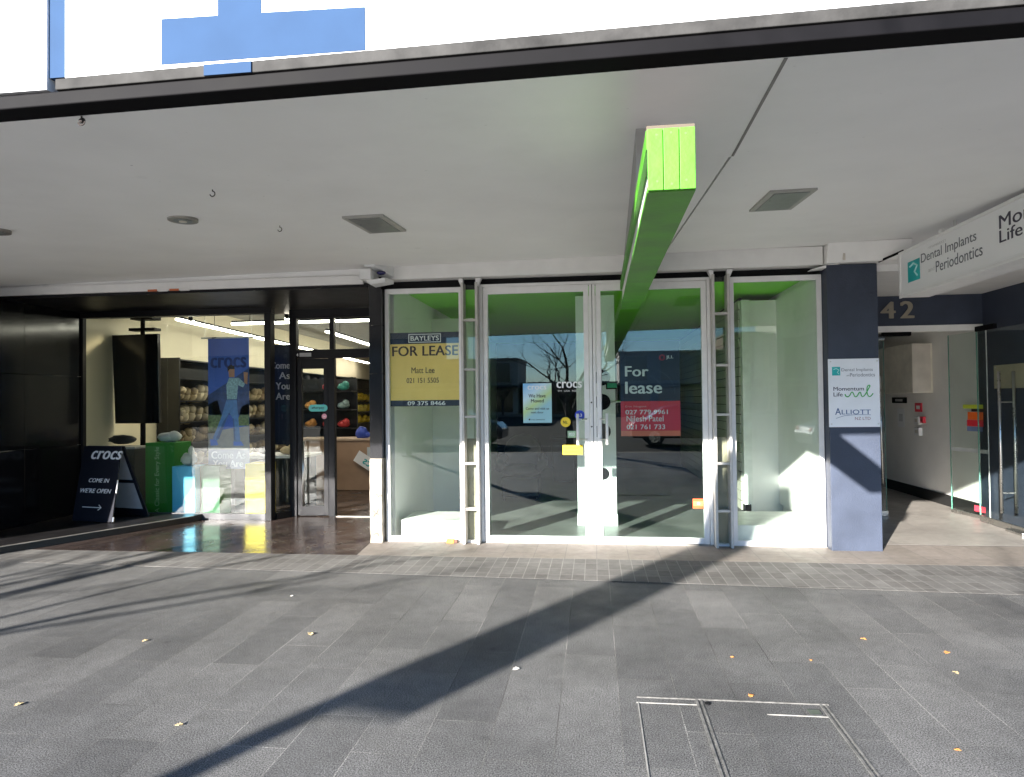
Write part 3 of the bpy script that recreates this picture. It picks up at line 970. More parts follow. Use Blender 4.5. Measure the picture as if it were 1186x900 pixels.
def swirl(parent, o, U, V, w_, h_, m, r):
    U, V, o = Vector(U), Vector(V), Vector(o)
    nrm = U.cross(V)
    pts = []
    P = [(0, .25), (.03, .08), (.1, .02), (.17, .15), (.22, .38), (.27, .40), (.31, .2), (.35, .03), (.41, .05), (.47, .25), (.51, .40), (.55, .36), (.57, .15), (.61, .03), (.68, .12), (.76, .4), (.84, .75), (.88, .95), (.84, 1.0), (.79, .88), (.77, .55), (.79, .2), (.84, .03), (.91, .08), (1.0, .35)]
    for i in range(len(P)-1):
        a = P[max(i-1, 0)], P[i], P[i+1], P[min(i+2, len(P)-1)]
        for k in range(4):
            s = k/4
            q = []
            for c in (0, 1):
                p0, p1, p2, p3 = (a[j][c] for j in range(4))
                q.append(.5*((2*p1)+(-p0+p2)*s+(2*p0-5*p1+4*p2-p3)*s*s+(-p0+3*p1-3*p2+p3)*s**3))
            pts.append(o+U*q[0]*w_+V*q[1]*h_)
    MB().tube(pts, r, 6).build('green_script', m, parent, smooth=True)


B(2.296, 2.372, QY-.001, QY, 1.707, 1.79).build('teal_logo', TEAL, ps)
ftext('Dental Implants', 2.384, 2.672, 1.737, 1.775, QY-.0002, GREYT, ps)
ftext('Periodontics', 2.462, 2.69, 1.693, 1.728, QY-.0002, GREYT, ps)
ftext('and', 2.43, 2.455, 1.699, 1.714, QY-.0002, GREYT, ps)
sw_ = MB()
sw_.tube([(2.31, QY-.0015, 1.765), (2.335, QY-.0015, 1.775), (2.36, QY-.0015, 1.76), (2.345, QY-.0015, 1.735), (2.36, QY-.0015, 1.72)], .004, 6)
sw_.build('pale_mark', mat('pale_teal', (.45, .75, .75), .5), ps)
ftext('Momentum', 2.306, 2.588, 1.558, 1.595, QY-.0002, DKT, ps, bold=.012)
ftext('Life', 2.306, 2.39, 1.503, 1.542, QY-.0002, DKT, ps, bold=.012)
swirl(ps, (2.412, QY-.001, 1.496), (1, 0, 0), (0, 0, 1), .262, .112, GRL, .005)
ftext('A', 2.318, 2.372, 1.325, 1.39, QY-.0002, BLT, ps, bold=.01)
ftext('LLIOTT', 2.378, 2.645, 1.328, 1.373, QY-.0002, BLT, ps, bold=.006)
MB().tube([(2.325, QY-.0008, 1.29), (2.4, QY-.0008, 1.315), (2.5, QY-.0008, 1.325), (2.645, QY-.0008, 1.322)], .002, 5).build('underline', BLT, ps)
ftext('NZ LTD', 2.5, 2.642, 1.274, 1.302, QY-.0002, mat('mauve_lettering', (.3, .14, .16), .5), ps)

# ================================================================== entrance number 42
struct(MB().prism([(2.74, 7.2, .0085), (9, 7.2, .0085), (9, 14.5, .0085), (2.74, 14.5, .0085)], (0, 0, .002)).build('entrance_floor', ENTRYT))
RWX = 4.66
rw = thing('entrance_side_wall', 'navy rendered wall on the right side of the entrance', 'wall', (RWX, 8, 0))
B(RWX, RWX+.2, 6.9, 8.86, .004, 2.78).build('render', NAVY, rw)
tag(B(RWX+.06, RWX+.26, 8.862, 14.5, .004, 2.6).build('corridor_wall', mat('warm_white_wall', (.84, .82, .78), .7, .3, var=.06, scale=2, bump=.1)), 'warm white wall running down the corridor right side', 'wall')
sk = tag(B(RWX+.035, RWX+.058, 8.87, 14.5, .012, .16).build('skirting_board', mat('black_skirting', (.012, .012, .012), .5)), 'black skirting along the white corridor wall', 'skirting')
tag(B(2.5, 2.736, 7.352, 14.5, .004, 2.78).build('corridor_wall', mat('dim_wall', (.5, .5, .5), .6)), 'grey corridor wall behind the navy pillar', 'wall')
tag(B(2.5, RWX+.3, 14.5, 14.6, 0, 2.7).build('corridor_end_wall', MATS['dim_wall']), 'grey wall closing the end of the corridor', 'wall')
struct(B(2.735, RWX+.3, 8.87, 14.5, 2.5, 2.55).build('corridor_ceiling', mat('corridor_paint', (.8, .79, .76), .6)))
struct(B(2.735, 9, 7.018, 8.95, 2.7255, 2.78).build('entrance_ceiling', WHITE))
bh = tag(B(2.74, 9, 6.985, 7.015, 2.725, 3.03).build('entrance_bulkhead', WHITE), 'white upstand between canopy soffit and entrance ceiling', 'bulkhead')
hd = thing('entrance_header', 'navy header above the corridor with bronze street number 42', 'header', (3.9, 8.74, 2.3))
B(2.735, RWX-.002, 8.74, 8.86, 2.36, 2.724).build('panel', NAVY, hd)
B(2.735, RWX-.002, 8.735, 8.868, 2.285, 2.358).build('white_trim', WHITE, hd, bevel=.003)
BRZ = mat('bronze_numeral', (.34, .3, .23), .45, .5, metal=.3)
ftext('4', 3.49, 3.665, 2.452, 2.652, 8.728, BRZ, hd, name='numeral', bold=.05, depth=.012)
ftext('2', 3.715, 3.878, 2.45, 2.655, 8.728, BRZ, hd, name='numeral', bold=.05, depth=.012)
B(3.52, 3.85, 8.74, 8.80, 2.235, 2.283).build('door_closer', BLACKP, hd, bevel=.006)

# frameless glass doors
GEDGE = mat('green_glass_edge', (.12, .3, .24), .2, .5)
gl1 = thing('entrance_glass_leaf', 'frameless glass panel beside the pillar with one steel pull', 'glass door', (3.2, 8.9, 0))
B(2.76, 3.585, 8.9, 8.91, .02, 2.28).build('pane', GLASS, gl1)
B(3.585, 3.589, 8.9, 8.91, .02, 2.28).build('edge', GEDGE, gl1)
MB().tube([(3.52, 8.85, .42), (3.52, 8.85, 1.75)], .013, 10).build('pull_bar', STEEL, gl1, smooth=True)
for z in (.6, 1.55):
    MB().tube([(3.52, 8.85, z), (3.52, 8.90, z)], .008, 8).build('stud', STEEL, gl1)
B(3.42, 3.6, 8.885, 8.925, .012, .075).build('floor_patch', STEEL, gl1, bevel=.004)
MB().box(3.42, 3.6, 8.885, 8.925, 2.2, 2.284).build('top_patch', STEEL, gl1, bevel=.004)
gl2 = thing('entrance_glass_leaf', 'glass leaf with coloured stickers opened against the corridor wall', 'glass door', (4.6, 9.2, 0))
xa, ya, xb, yb = 4.625, 8.62, 4.52, 9.26


def leafbox(xa, ya, xb, yb, z0, z1, t, s0=0, s1=1, off=0):
    d = Vector((xb-xa, yb-ya, 0))
    nrm = Vector((-d.y, d.x, 0)).normalized()
    p, q = Vector((xa, ya, 0))+d*s0+nrm*off, Vector((xa, ya, 0))+d*s1+nrm*off
    b = [p-nrm*t/2, q-nrm*t/2, q+nrm*t/2, p+nrm*t/2]
    return MB().hexa([(v.x, v.y, z0) for v in b], [(v.x, v.y, z1) for v in b])


leafbox(xa, ya, xb, yb, .05, 2.27, .01).build('pane', GLASS, gl2)
leafbox(xa, ya, xb, yb, .05, 2.27, .012, -.006, -.0005).build('edge', FRAME, gl2)
leafbox(xa, ya, xb, yb, .05, 2.27, .012, 1.0005, 1.008).build('edge', GEDGE, gl2)
leafbox(xa, ya, xb, yb, .012, .05, .03, .0, 1).build('bottom_rail', STEEL, gl2)
leafbox(xa, ya, xb, yb, .80, .845, .012, .02, .98).build('frosted_band', mat('frosted_film', (.5, .52, .5), .7), gl2)
for (s0, s1, z0_, z1_, nm2, c_) in ((.1, .62, 1.335, 1.385, 'yellow_green', (.5, .6, .05)), (.1, .4, 1.30, 1.334, 'black', (.02, .02, .02)), (.1, .5, 1.20, 1.295, 'orange', (.85, .15, .02)), (.1, .52, 1.12, 1.198, 'red', (.75, .03, .05)), (.12, .52, 1.06, 1.118, 'slate_blue', (.15, .2, .35))):
    leafbox(xa, ya, xb, yb, z0_, z1_, .0015, s0, s1, .0068).build('sticker', mat(nm2+'_film', c_, .5), gl2)
    o = gl2.children[-1]
leafbox(xa, ya, xb, yb, .09, .16, .0015, .1, .38, .0068).build('sticker', INK_RED, gl2)
gl3 = thing('entrance_glass_leaf', 'glass leaf with long steel pull bars swung out by the navy wall', 'glass door', (4.5, 8.0, 0))
B(4.495, 4.505, 6.95, 8.58, .09, 2.25).build('pane', GLASS, gl3)
B(4.49, 4.51, 6.95, 8.58, .02, .089).build('bottom_rail', STEEL, gl3, bevel=.004)
B(4.494, 4.506, 8.581, 8.587, .09, 2.25).build('edge', GEDGE, gl3)
B(4.48, 4.52, 8.2, 8.58, 2.251, 2.31).build('top_rail', BLACKP, gl3, bevel=.004)
for s in (-1, 1):
    xh = 4.5+s*.075
    MB().tube([(xh, 8.02, .2), (xh, 8.02, 1.76)], .016, 12).build('pull_bar', STEEL, gl3, smooth=True)
for z in (.42, 1.42):
    MB().tube([(4.425, 8.02, z), (4.575, 8.02, z)], .007, 8).build('stud', STEEL, gl3)
B(4.44, 4.56, 7.7, 8.0, .012, .04).build('floor_pivot', STEEL, gl3, bevel=.005)
pq = thing('wall_plaque', 'tan nameplate on the navy entrance wall behind the pull bars', 'plaque', (RWX, 8.2, 1.6))
B(RWX-.012, RWX, 7.75, 8.52, 1.575, 1.845).build('plate', mat('tan_plate', (.5, .44, .3), .4, .5), pq, bevel=.003)
for y in (7.8, 8.48):
    for z in (1.6, 1.82):
        MB().disc((RWX-.012, y, z), (-1, 0, 0), .008, .004, 10).build('screw', STEEL, pq)
# things on the corridor wall
WX = RWX+.06
wu = thing('wall_unit', 'cream boxed unit hung high on the corridor wall', 'wall unit', (WX, 11.3, 1.55))
B(WX-.27, WX, 10.1, 13.2, 1.54, 2.24).build('casing', mat('cream_casing', (.72, .68, .58), .5), wu, bevel=.01)
B(WX-.271, WX-.03, 10.098, 10.1, 1.56, 2.22).build('end_cover', CREAM, wu)


def wallitem(name, label, cat, y0, y1, z0, z1, m, dpt=.02, extra=None):
    t = thing(name, label, cat, (WX, (y0+y1)/2, z0))
    B(WX-dpt, WX, y0, y1, z0, z1).build('plate', m, t, bevel=.003)
    if extra:
        q = B(WX-dpt-.003, WX-dpt, y0+(y1-y0)*.25, y1-(y1-y0)*.25, z0+(z1-z0)*.3, z0+(z1-z0)*.7)
        q.build('symbol', extra, t)
    return t


wallitem('door_sign', 'small black sign on the corridor wall', 'sign', 10.91, 11.41, 1.39, 1.48, BLACKP, .012, mat('dim_white', (.4, .4, .4), .5))
wallitem('paper_notice', 'white paper notice under the small black sign', 'notice', 11.0, 11.24, 1.02, 1.31, INK_W, .004, mat('pale_grey', (.6, .6, .6), .5))
wallitem('fire_alarm_sign', 'red fire sign on the corridor wall, higher of two red plates', 'sign', 10.43, 10.64, 1.265, 1.395, INK_RED, .012, INK_W)
wallitem('fire_call_point', 'small red call point beside the upper white box', 'call point', 10.336, 10.43, 1.107, 1.2, INK_RED, .04, mat('dark_red', (.2, .01, .01), .5))
wallitem('switch_box', 'upper white box below the red fire sign', 'switch box', 10.445, 10.6, 1.08, 1.2, PLASTIC, .05, CREAM)
wallitem('switch_box', 'lower white box below the red fire sign', 'switch box', 10.445, 10.6, .92, 1.035, PLASTIC, .05, CREAM)

# hanging lightbox sign
hs = thing('hanging_sign', 'long white lightbox sign hung under the canopy by the entrance', 'sign', (2.96, 5.2, 2.4))
HX = 2.83
B(HX+.004, HX+.25, 3.4, 6.63, 2.425, 2.822).build('box', SIGNW, hs, bevel=.004)
fr = MB()
fr.box(HX-.006, HX+.004, 3.4, 6.64, 2.405, 2.43)
fr.box(HX-.006, HX+.004, 3.4, 6.64, 2.806, 2.83)
fr.box(HX-.006, HX+.004, 6.615, 6.64, 2.43, 2.806)
fr.build('edge_frame', FRAME, hs)
B(HX+.004, HX+.255, 3.4, 6.64, 2.412, 2.4245).build('bottom_tray', FRAME, hs, bevel=.002)
for y in (4.2, 5.9):
    MB().tube([(HX+.12, y, 2.82), (HX+.12, y, soff(HX, y)+.01)], .012, 8).build('hanger', STEEL, hs)
    MB().ball((HX+.02, y, 2.845), .025, nu=10, nv=6).build('bolt_cap', PLASTIC, hs, smooth=True)
MB().tube([(2.74, 6.86, 2.80), (2.85, 6.6, 2.842)], .012, 8).build('cable', BLACKP, hs)
US, VS = (0, -1, 0), (0, 0, 1)
TX = HX+.0035


def htext(s, y0, y1, z0, z1, m, **kw):
    return text(s, (TX, y0, z0), US, VS, y0-y1, z1-z0, m, hs, **kw)


MB().box(TX-.002, TX, 6.25, 6.475, 2.523, 2.707).build('teal_logo', TEAL, hs)
MB().tube([(TX-.003, 6.43, 2.66), (TX-.003, 6.36, 2.68), (TX-.003, 6.29, 2.65), (TX-.003, 6.34, 2.60), (TX-.003, 6.29, 2.56)], .009, 6).build('pale_mark', MATS['pale_teal'], hs)
htext('Dental Implants', 6.225, 5.372, 2.628, 2.73, mat('slate_lettering', (.12, .13, .15), .5))
htext('Periodontics', 5.975, 5.296, 2.525, 2.615, MATS['slate_lettering'])
htext('and', 6.1, 6.0, 2.55, 2.585, mat('faint_lettering', (.6, .6, .6), .5))
htext('NEWMARKET', 6.1, 5.8, 2.745, 2.765, MATS['faint_lettering'])
htext('Momentum', 5.087, 4.14, 2.66, 2.755, DKT, bold=.015)
htext('Life', 5.087, 4.83, 2.563, 2.65, DKT, bold=.015)
swirl(hs, (TX-.002, 4.76, 2.55), US, VS, .75, .2, GRL, .012)

# ================================================================== shoe shop front
STEELB = mat('black_window_metal', (.01, .01, .012), .5, .2, var=.15)
LWX = -6.78
lw_ = thing('alcove_side_wall', 'black gloss tiled wall on the left of the shoe shop alcove', 'wall', (LWX, 7.3, 0))
for i in range(3):
    for (y0_, y1_) in ((5.75, 6.398), (6.402, 7.298), (7.302, 8.2)):
        B(LWX-.06, LWX, y0_, y1_, .085+i*.9, .085+i*.9+.896).build('gloss_tile', BLACKG, lw_, bevel=.002)
B(LWX-3, LWX-.06, 5.75, 8.2, 0, 2.7).build('core', BLACKP, lw_)
struct(MB().prism([(-6.2, 5.76, .006), (-5.10, 8.02, .006), (-5.06, 8.18, .006), (-6.78, 8.18, .006), (-6.78, 5.76, .006)], (0, 0, .072)).build('entry_step', mat('black_floor_tile', (.012, .011, .012), .35, .5, var=.3, scale=3, speck=.3)))
ed = tag(MB().hexa([(-6.2, 5.757, .076), (-6.165, 5.757, .076), (-5.065, 8.017, .076), (-5.10, 8.02, .076)], [(-6.2, 5.757, .082), (-6.165, 5.757, .082), (-5.065, 8.017, .082), (-5.10, 8.02, .082)]).build('step_nosing', TRIM), 'pale metal nosing along the diagonal step of the alcove', 'step edge')
struct(B(-22, -2.39, 6.96, 8.85, 2.735, 2.78).build('alcove_ceiling', DARKC))
cw = thing('shoe_shop_window', 'black framed shoe shop window with a hanging poster behind it', 'window', (-5.4, 8.2, 0))
B(LWX+.002, -4.19, 8.19, 8.25, .004, .085).build('sill', mat('dark_sill', (.06, .06, .065), .4), cw, bevel=.004)
B(LWX+.002, -4.10, 8.17, 8.27, 2.66, 2.733).build('head', STEELB, cw)
B(LWX+.01, -5.56, 8.215, 8.223, .086, 2.659).build('pane', GLASS, cw)
B(-5.556, -4.185, 8.215, 8.223, .086, 2.659).build('pane', GLASS, cw)
B(-4.185, -4.10, 8.15, 8.27, .006, 2.659).build('post', STEELB, cw, bevel=.004)
B(LWX+.002, LWX+.03, 8.19, 8.25, .086, 2.659).build('post', STEELB, cw)
# angled return pane
leafbox(-4.10, 8.27, -3.99, 8.50, .086, 2.659, .008).build('return_pane', GLASS, cw)
leafbox(-4.10, 8.27, -3.99, 8.50, .006, .085, .05).build('return_sill', STEELB, cw)
# shoe shop door with transom
dd = thing('shoe_shop_door', 'black framed glass door with a teal sticker and open doorway beside it', 'door', (-3.5, 8.5, 0))
B(-4.0, -3.905, 8.47, 8.56, .006, 2.733).build('jamb', STEELB, dd, bevel=.004)
B(-3.905, -2.39, 8.48, 8.55, 2.085, 2.20).build('transom_bar', STEELB, dd, bevel=.004)
B(-3.905, -2.39, 8.47, 8.56, 2.62, 2.733).build('head', STEELB, dd)
B(-3.47, -3.385, 8.478, 8.552, .006, 2.084).build('post', STEELB, dd, bevel=.004)
B(-3.45, -3.39, 8.48, 8.55, 2.201, 2.619).build('post', STEELB, dd, bevel=.004)
frame_mb(-3.90, -3.475, .02, 2.08, 8.49, 8.54, .06, .06, .13, .13).build('leaf_frame', STEELB, dd, bevel=.004)
B(-3.845, -3.53, 8.51, 8.518, .145, 1.955).build('pane', GLASS, dd)
B(-3.90, -3.455, 8.51, 8.518, 2.202, 2.618).build('transom_pane', GLASS, dd)
B(-3.388, -2.39, 8.51, 8.518, 2.202, 2.618).build('transom_pane', GLASS, dd)
MB().tube([(-3.80, 8.44, .15), (-3.80, 8.44, 1.0)], .014, 10).build('pull_handle', STEEL, dd, smooth=True)
for z in (.35, .75):
    MB().tube([(-3.80, 8.44, z), (-3.80, 8.49, z)], .008, 8).build('handle_stud', STEEL, dd)
B(-3.47, -2.39, 8.49, 8.54, .007, .014).build('threshold', TRIM, dd)
ftext('4', -3.905, -3.878, 2.115, 2.155, 8.479, INK_W, dd, name='numeral')
B(-3.86, -3.70, 8.476, 8.4795, 2.11, 2.16).build('hours_plate', mat('grey_plate', (.4, .4, .4), .5), dd)
pill = MB()
pp = [(-3.70+.045*math.cos(R(a)), 8.4895, 1.43+.045*math.sin(R(a))) for a in range(90, 271, 15)]+[(-3.53+.045*math.cos(R(a)), 8.4895, 1.43+.045*math.sin(R(a))) for a in range(-90, 91, 15)]
pill.prism(pp, (0, -.0015, 0))
aw = thing('door_sticker', 'rounded teal payment sticker on the shoe shop door', 'sticker', (-3.61, 8.488, 1.38))
pill.build('sheet', mat('teal_sticker', (.1, .6, .55), .4), aw)
ftext('afterpay', -3.70, -3.53, 1.412, 1.45, 8.4878, INK_BLK, aw, bold=.02)
sticker('door_sticker', 'small round pink sticker under the teal sticker', -3.565, -3.495, 1.285, 1.355, mat('pink_sticker', (.8, .35, .42), .45), True, [('50', .25, .75, .35, .65)], INK_W, y=8.489)

# ---- shoe shop interior
CRM = mat('cream_shop_wall', (.68, .62, .46), .6, .3, var=.05, scale=1.5)
XL = lambda y: -6.82-.055*(y-8.3)
lw2 = thing('shoe_shop_wall', 'cream left wall inside the shoe shop with dark shelving', 'wall', (-7, 12, 0))
MB().hexa([(XL(8.3), 8.3, 0), (XL(8.3)-.1, 8.3, 0), (XL(24)-.1, 24, 0), (XL(24), 24, 0)], [(XL(8.3), 8.3, 3.2), (XL(8.3)-.1, 8.3, 3.2), (XL(24)-.1, 24, 3.2), (XL(24), 24, 3.2)]).build('surface', CRM, lw2)
B(XL(9.2), XL(9.2)+.012, 8.3, 9.1, 1.94, 1.946).build('panel_joint', mat('wall_joint', (.3, .27, .2), .6), lw2)
tag(B(-8.2, -2.3, 24, 24.1, 0, 3.3).build('back_wall', CRM), 'cream wall at the far end of the shoe shop', 'wall')
tag(B(-2.392, -2.26, 8.71, 24, 0, 3.3).build('side_wall', mat('shop_white_wall', (.6, .58, .52), .6)), 'pale wall on the right inside the shoe shop', 'wall')
struct(B(-9, -2.26, 8.87, 24.1, 3.2, 3.3).build('shoe_shop_ceiling', mat('dim_ceiling', (.3, .29, .27), .7)))
B(LWX, -2.39, 8.28, 8.9, 2.74, 3.2).build('window_bulkhead', DARKC)
tag(bpy.data.objects['window_bulkhead'], 'dark bulkhead above the shoe shop window', 'bulkhead')


def shelf_unit(y0, y1, label, rows, cols, cold, tint, grp):
    t = thing('shoe_shelf', label, 'shelf', (XL((y0+y1)/2)+.2, (y0+y1)/2, 0))
    a, b = XL(y0)+.02, XL(y1)+.02
    MB().hexa([(a, y0, .01), (b, y1, .01), (b+.03, y1, .01), (a+.03, y0, .01)], [(a, y0, 2.22), (b, y1, 2.22), (b+.03, y1, 2.22), (a+.03, y0, 2.22)]).build('back_board', DK, t)
    for z in (.12, .45, .84, 1.19, 1.54, 1.90, 2.20):
        MB().hexa([(a+.03, y0, z), (b+.03, y1, z), (b+.36, y1, z), (a+.36, y0, z)], [(a+.03, y0, z+.02), (b+.03, y1, z+.02), (b+.36, y1, z+.02), (a+.36, y0, z+.02)]).build('shelf_board', DK, t)
    m = MB()
    for y in (y0, y1):
        m.hexa([(XL(y)+.02, y-.03, .01), (XL(y)+.40, y-.03, .01), (XL(y)+.40, y, .01), (XL(y)+.02, y, .01)], [(XL(y)+.02, y-.03, 2.24), (XL(y)+.40, y-.03, 2.24), (XL(y)+.40, y, 2.24), (XL(y)+.02, y, 2.24)])
    m.build('upright', DK, t)
    protos = []
    for k in range(3):             # three different pairs, then copies of them
        q = MB()
        for s in (-1, 1):
            q.ball((-.03, s*.075, .05), .085, 1.35, .72, .7, 12, 8, .22, s+3+k*5)
            q.ball((.075, s*.078, .10), .062, 1.05, .9, .85, 10, 7, .18, s+k)
            q.tube([(.02, s*.075-.06, .09), (-.09, s*.075-.03, .12), (-.12, s*.075, .13), (-.09, s*.075+.03, .12), (.02, s*.075+.06, .09)], .009, 5)
        protos.append(q)
    made = {}
    for z in rows:
        for i in range(cols):
            y = y0+.2+(y1-y0-.36)*i/(cols-1)
            k = random.choice((0, 0, 1, 2))
            if k in made:
                o = made[k].copy()
                C.objects.link(o)
            else:
                o = made[k] = protos[k].build('shoe_pair', tint[k], None, smooth=True)
            o.location = (XL(y)+.20, y+random.uniform(-.03, .03), z+.022+random.uniform(0, .02))
            o.rotation_euler = (0, R(-20+random.uniform(-14, 14)), R(random.uniform(-28, 28)))
            f_ = random.uniform(.92, 1.22)
            o.scale = (f_, f_, f_*random.uniform(1.1, 1.45))
            tag(o, cold, 'shoes', grp)


BEIGE = mat('beige_clog', (.55, .44, .27), .6, .4, var=.25, scale=9)
YCL = mat('yellow_clog', (.7, .52, .05), .6, .4, var=.2, scale=9)
GCL = mat('grey_clog', (.22, .2, .2), .6, .4, var=.3, scale=6)
shelf_unit(9.95, 14.4, 'dark shelving full of beige clogs on the left shop wall', (.45, .84, 1.19, 1.54), 11, 'pair of beige clogs on the dark shelves behind the window', (BEIGE, mat('pale_beige_clog', (.66, .57, .4), .6, .4, var=.25, scale=9), mat('brown_beige_clog', (.36, .27, .16), .6, .4, var=.3, scale=9)), 'beige clogs on the shop shelves')
shelf_unit(14.6, 19.0, 'dark shelving with grey shoes farther back in the shoe shop', (.45, .84, 1.19, 1.54, 1.90), 9, 'pair of grey shoes on the shelves beyond the beige clogs', (GCL, mat('pale_grey_clog', (.4, .38, .36), .6), mat('slate_clog', (.1, .1, .12), .6)), 'grey shoes on the shop shelves')
shelf_unit(19.3, 23.6, 'dark shelving with yellow clogs seen through the shoe shop doorway', (.84, 1.19, 1.54), 7, 'pair of yellow clogs on the shelves at the far end', (YCL, mat('lemon_clog', (.8, .68, .15), .6), mat('mustard_clog', (.5, .34, .04), .6)), 'yellow clogs on the shop shelves')

# lit strips
def strip(p, q, label):
    t = thing('strip_light', label, 'strip light', p, 'lit strips under the shop ceiling')
    d = (Vector(q)-Vector(p))
    nrm = Vector((-d.y, d.x, 0)).normalized()*.03
    P, Q = Vector(p), Vector(q)
    b = [P-nrm, Q-nrm, Q+nrm, P+nrm]
    MB().hexa([(v.x, v.y, v.z) for v in b], [(v.x, v.y, v.z+.03) for v in b]).build('diffuser', LED, t)
    MB().hexa([(v.x, v.y, v.z+.0305) for v in b], [(v.x, v.y, v.z+.06) for v in b]).build('housing', BLACKP, t)
    for s in (.1, .9):
        c = P+d*s
        MB().tube([(c.x, c.y, c.z+.06), (c.x, c.y, 3.2)], .004, 6).build('wire', BLACKP, t)


strip((-6.0, 9.1, 2.72), (-7.1, 20.6, 2.72), 'long lit strip running back along the left shop wall')
strip((-5.55, 9.8, 2.72), (-2.75, 9.8, 2.72), 'lit strip running across the shop parallel to the window')
strip((-3.3, 9.0, 2.72), (-2.8, 9.72, 2.72), 'short lit strip at the right end above the doorway')
strip((-4.6, 11.2, 2.72), (-5.1, 18.5, 2.72), 'lit strip in the middle of the shoe shop')
tr = thing('ceiling_track', 'dark lighting track with two lit spot heads over the window', 'track light', (-6, 9, 3))
B(-6.5, -3.2, 8.98, 9.02, 2.80, 2.84).build('rail', BLACKP, tr)
for (x, nm) in ((-5.75, 0), (-4.3, 1)):
    MB().tube([(x, 9.0, 2.80), (x, 9.05, 2.70)], .03, 10).build('spot_head', BLACKP, tr)
    MB().disc((x, 9.05, 2.70), (-.3, .5, -.8), .035, .012, 14).build('spot_lens', LED, tr)
    MB().tube([(x, 9, 2.84), (x, 9, 3.2)], .006, 6).build('wire', BLACKP, tr)
ld = bpy.data.lights.new('spot_lamp', 'SPOT')
ld.energy = 18
ld.spot_size = R(80)
ld.spot_blend = .5
ld.shadow_soft_size = .05
ld.color = (1, .85, .6)
lo = bpy.data.objects.new('spot_lamp', ld)
C.objects.link(lo)
lo.location = (-5.75, 9.08, 2.66)
lo.rotation_euler = (Vector((-6.85, 8.75, 1.5))-lo.location).to_track_quat('-Z', 'Y').to_euler()

# TV panel
tv = thing('display_screen', 'large black upright screen hung behind the shoe shop window', 'screen', (-6.5, 8.9, 1.3))
MB().hexa([(-6.80, 8.86, 1.235), (-6.08, 8.80, 1.235), (-6.08, 8.86, 1.235), (-6.80, 8.92, 1.235)], [(-6.85, 8.86, 2.50), (-6.10, 8.80, 2.50), (-6.10, 8.86, 2.50), (-6.85, 8.92, 2.50)]).build('panel', mat('screen_black', (.006, .006, .008), .12, .5), tv, bevel=.006)
MB().tube([(-6.42, 8.93, .1), (-6.42, 8.93, 1.6)], .035, 10).build('stand_pole', BLACKP, tv)
MB().tube([(-6.42, 8.93, 2.2), (-6.42, 8.93, 3.2)], .03, 10).build('hanger_pole', BLACKP, tv)
B(-6.62, -6.22, 8.90, 9.05, 2.56, 2.60).build('mount_plate', BLACKP, tv)
B(-6.58, -6.24, 8.88, 9.08, 2.72, 2.79).build('mount_plate', BLACKP, tv)
MB().disc((-6.42, 8.93, .006), (0, 0, 1), .25, .02).build('foot', BLACKP, tv)

# display boxes
def dbox(x0, x1, y0, y1, h, m, label, pics=None):
    t = thing('display_box', label, 'display box', ((x0+x1)/2, (y0+y1)/2, .008))
    B(x0, x1, y0, y1, .01, h).build('carton', m, t, bevel=.005)
    return t


GBX = mat('leaf_green_card', (.035, .24, .03), .5, .4, var=.05)
g1 = dbox(-6.02, -5.60, 8.42, 8.80, .985, GBX, 'tall green display box beside the black sandwich board')
text('A Classic for Every Style', (-5.80, 8.419, .05), (0, 0, 1), (-1, 0, 0), .88, .085, mat('pale_green_lettering', (.35, .6, .35), .5), g1)
dbox(-5.60+.006, -5.27, 8.36, 8.62, .675, mat('sky_blue_card', (.12, .52, .8), .5, .4, var=.05), 'light blue display box between the green boxes')
dbox(-5.262, -4.98, 8.46, 8.75, .675, mat('dark_green_card', (.04, .13, .06), .5, .4, var=.05), 'dark green display box behind the light blue box')
dbox(-4.63, -4.35, 8.48, 8.78, .70, mat('bright_yellow_card', (.88, .66, .01), .5, .4, var=.05), 'bright yellow display box by the window post')
bs = tag(MB().ball((-5.44, 8.49, .76), .085, 1.3, .75, 1.0, 14, 10, .25, 2).ball((-5.40, 8.49, .86), .05, .8, .8, 1.6, 10, 8, .2, 5).build('display_shoe', mat('pale_clog', (.6, .6, .52), .5), None, smooth=True), 'pale shoe standing on the light blue box', 'shoe')
gs = tag(MB().ball((-5.80, 8.6, 1.05), .11, 1.5, .7, .6, 14, 10, .2, 4).ball((-5.72, 8.6, 1.06), .09, 1.2, .8, .8, 12, 8, .2, 6).build('display_shoe', mat('white_clog', (.7, .7, .66), .5), None, smooth=True), 'white shoe lying on top of the tall green box', 'shoe')
bs2 = tag(MB().ball((-6.5, 8.62, 1.02), .13, 1.6, .6, .5, 14, 10, .2, 7).build('display_shoe', mat('charcoal_clog', (.03, .03, .03), .5), None, smooth=True), 'charcoal shoe seen just above the sandwich board', 'shoe')
pt = thing('display_plinth', 'low dark plinth behind the charcoal shoe in the window', 'plinth', (-6.45, 8.62, .008))
B(-6.72, -6.2, 8.45, 8.78, .01, .90).build('body', DK, pt, bevel=.004)
B(-6.74, -6.18, 8.43, 8.80, .901, .93).build('top', mat('grey_top', (.3, .3, .3), .5), pt, bevel=.004)
tb = thing('display_table', 'white topped display table behind the hanging poster', 'table', (-4.8, 9.6, .008))
B(-5.4, -4.2, 9.3, 10.0, .70, .74).build('top', WHITE, tb, bevel=.004)
B(-5.25, -4.35, 9.6, 9.62, .01, .699).build('back_panel', DK, tb)
for x in (-5.3, -4.3):
    B(x-.03, x+.03, 9.35, 9.95, .01, .699).build('leg_panel', DK, tb)
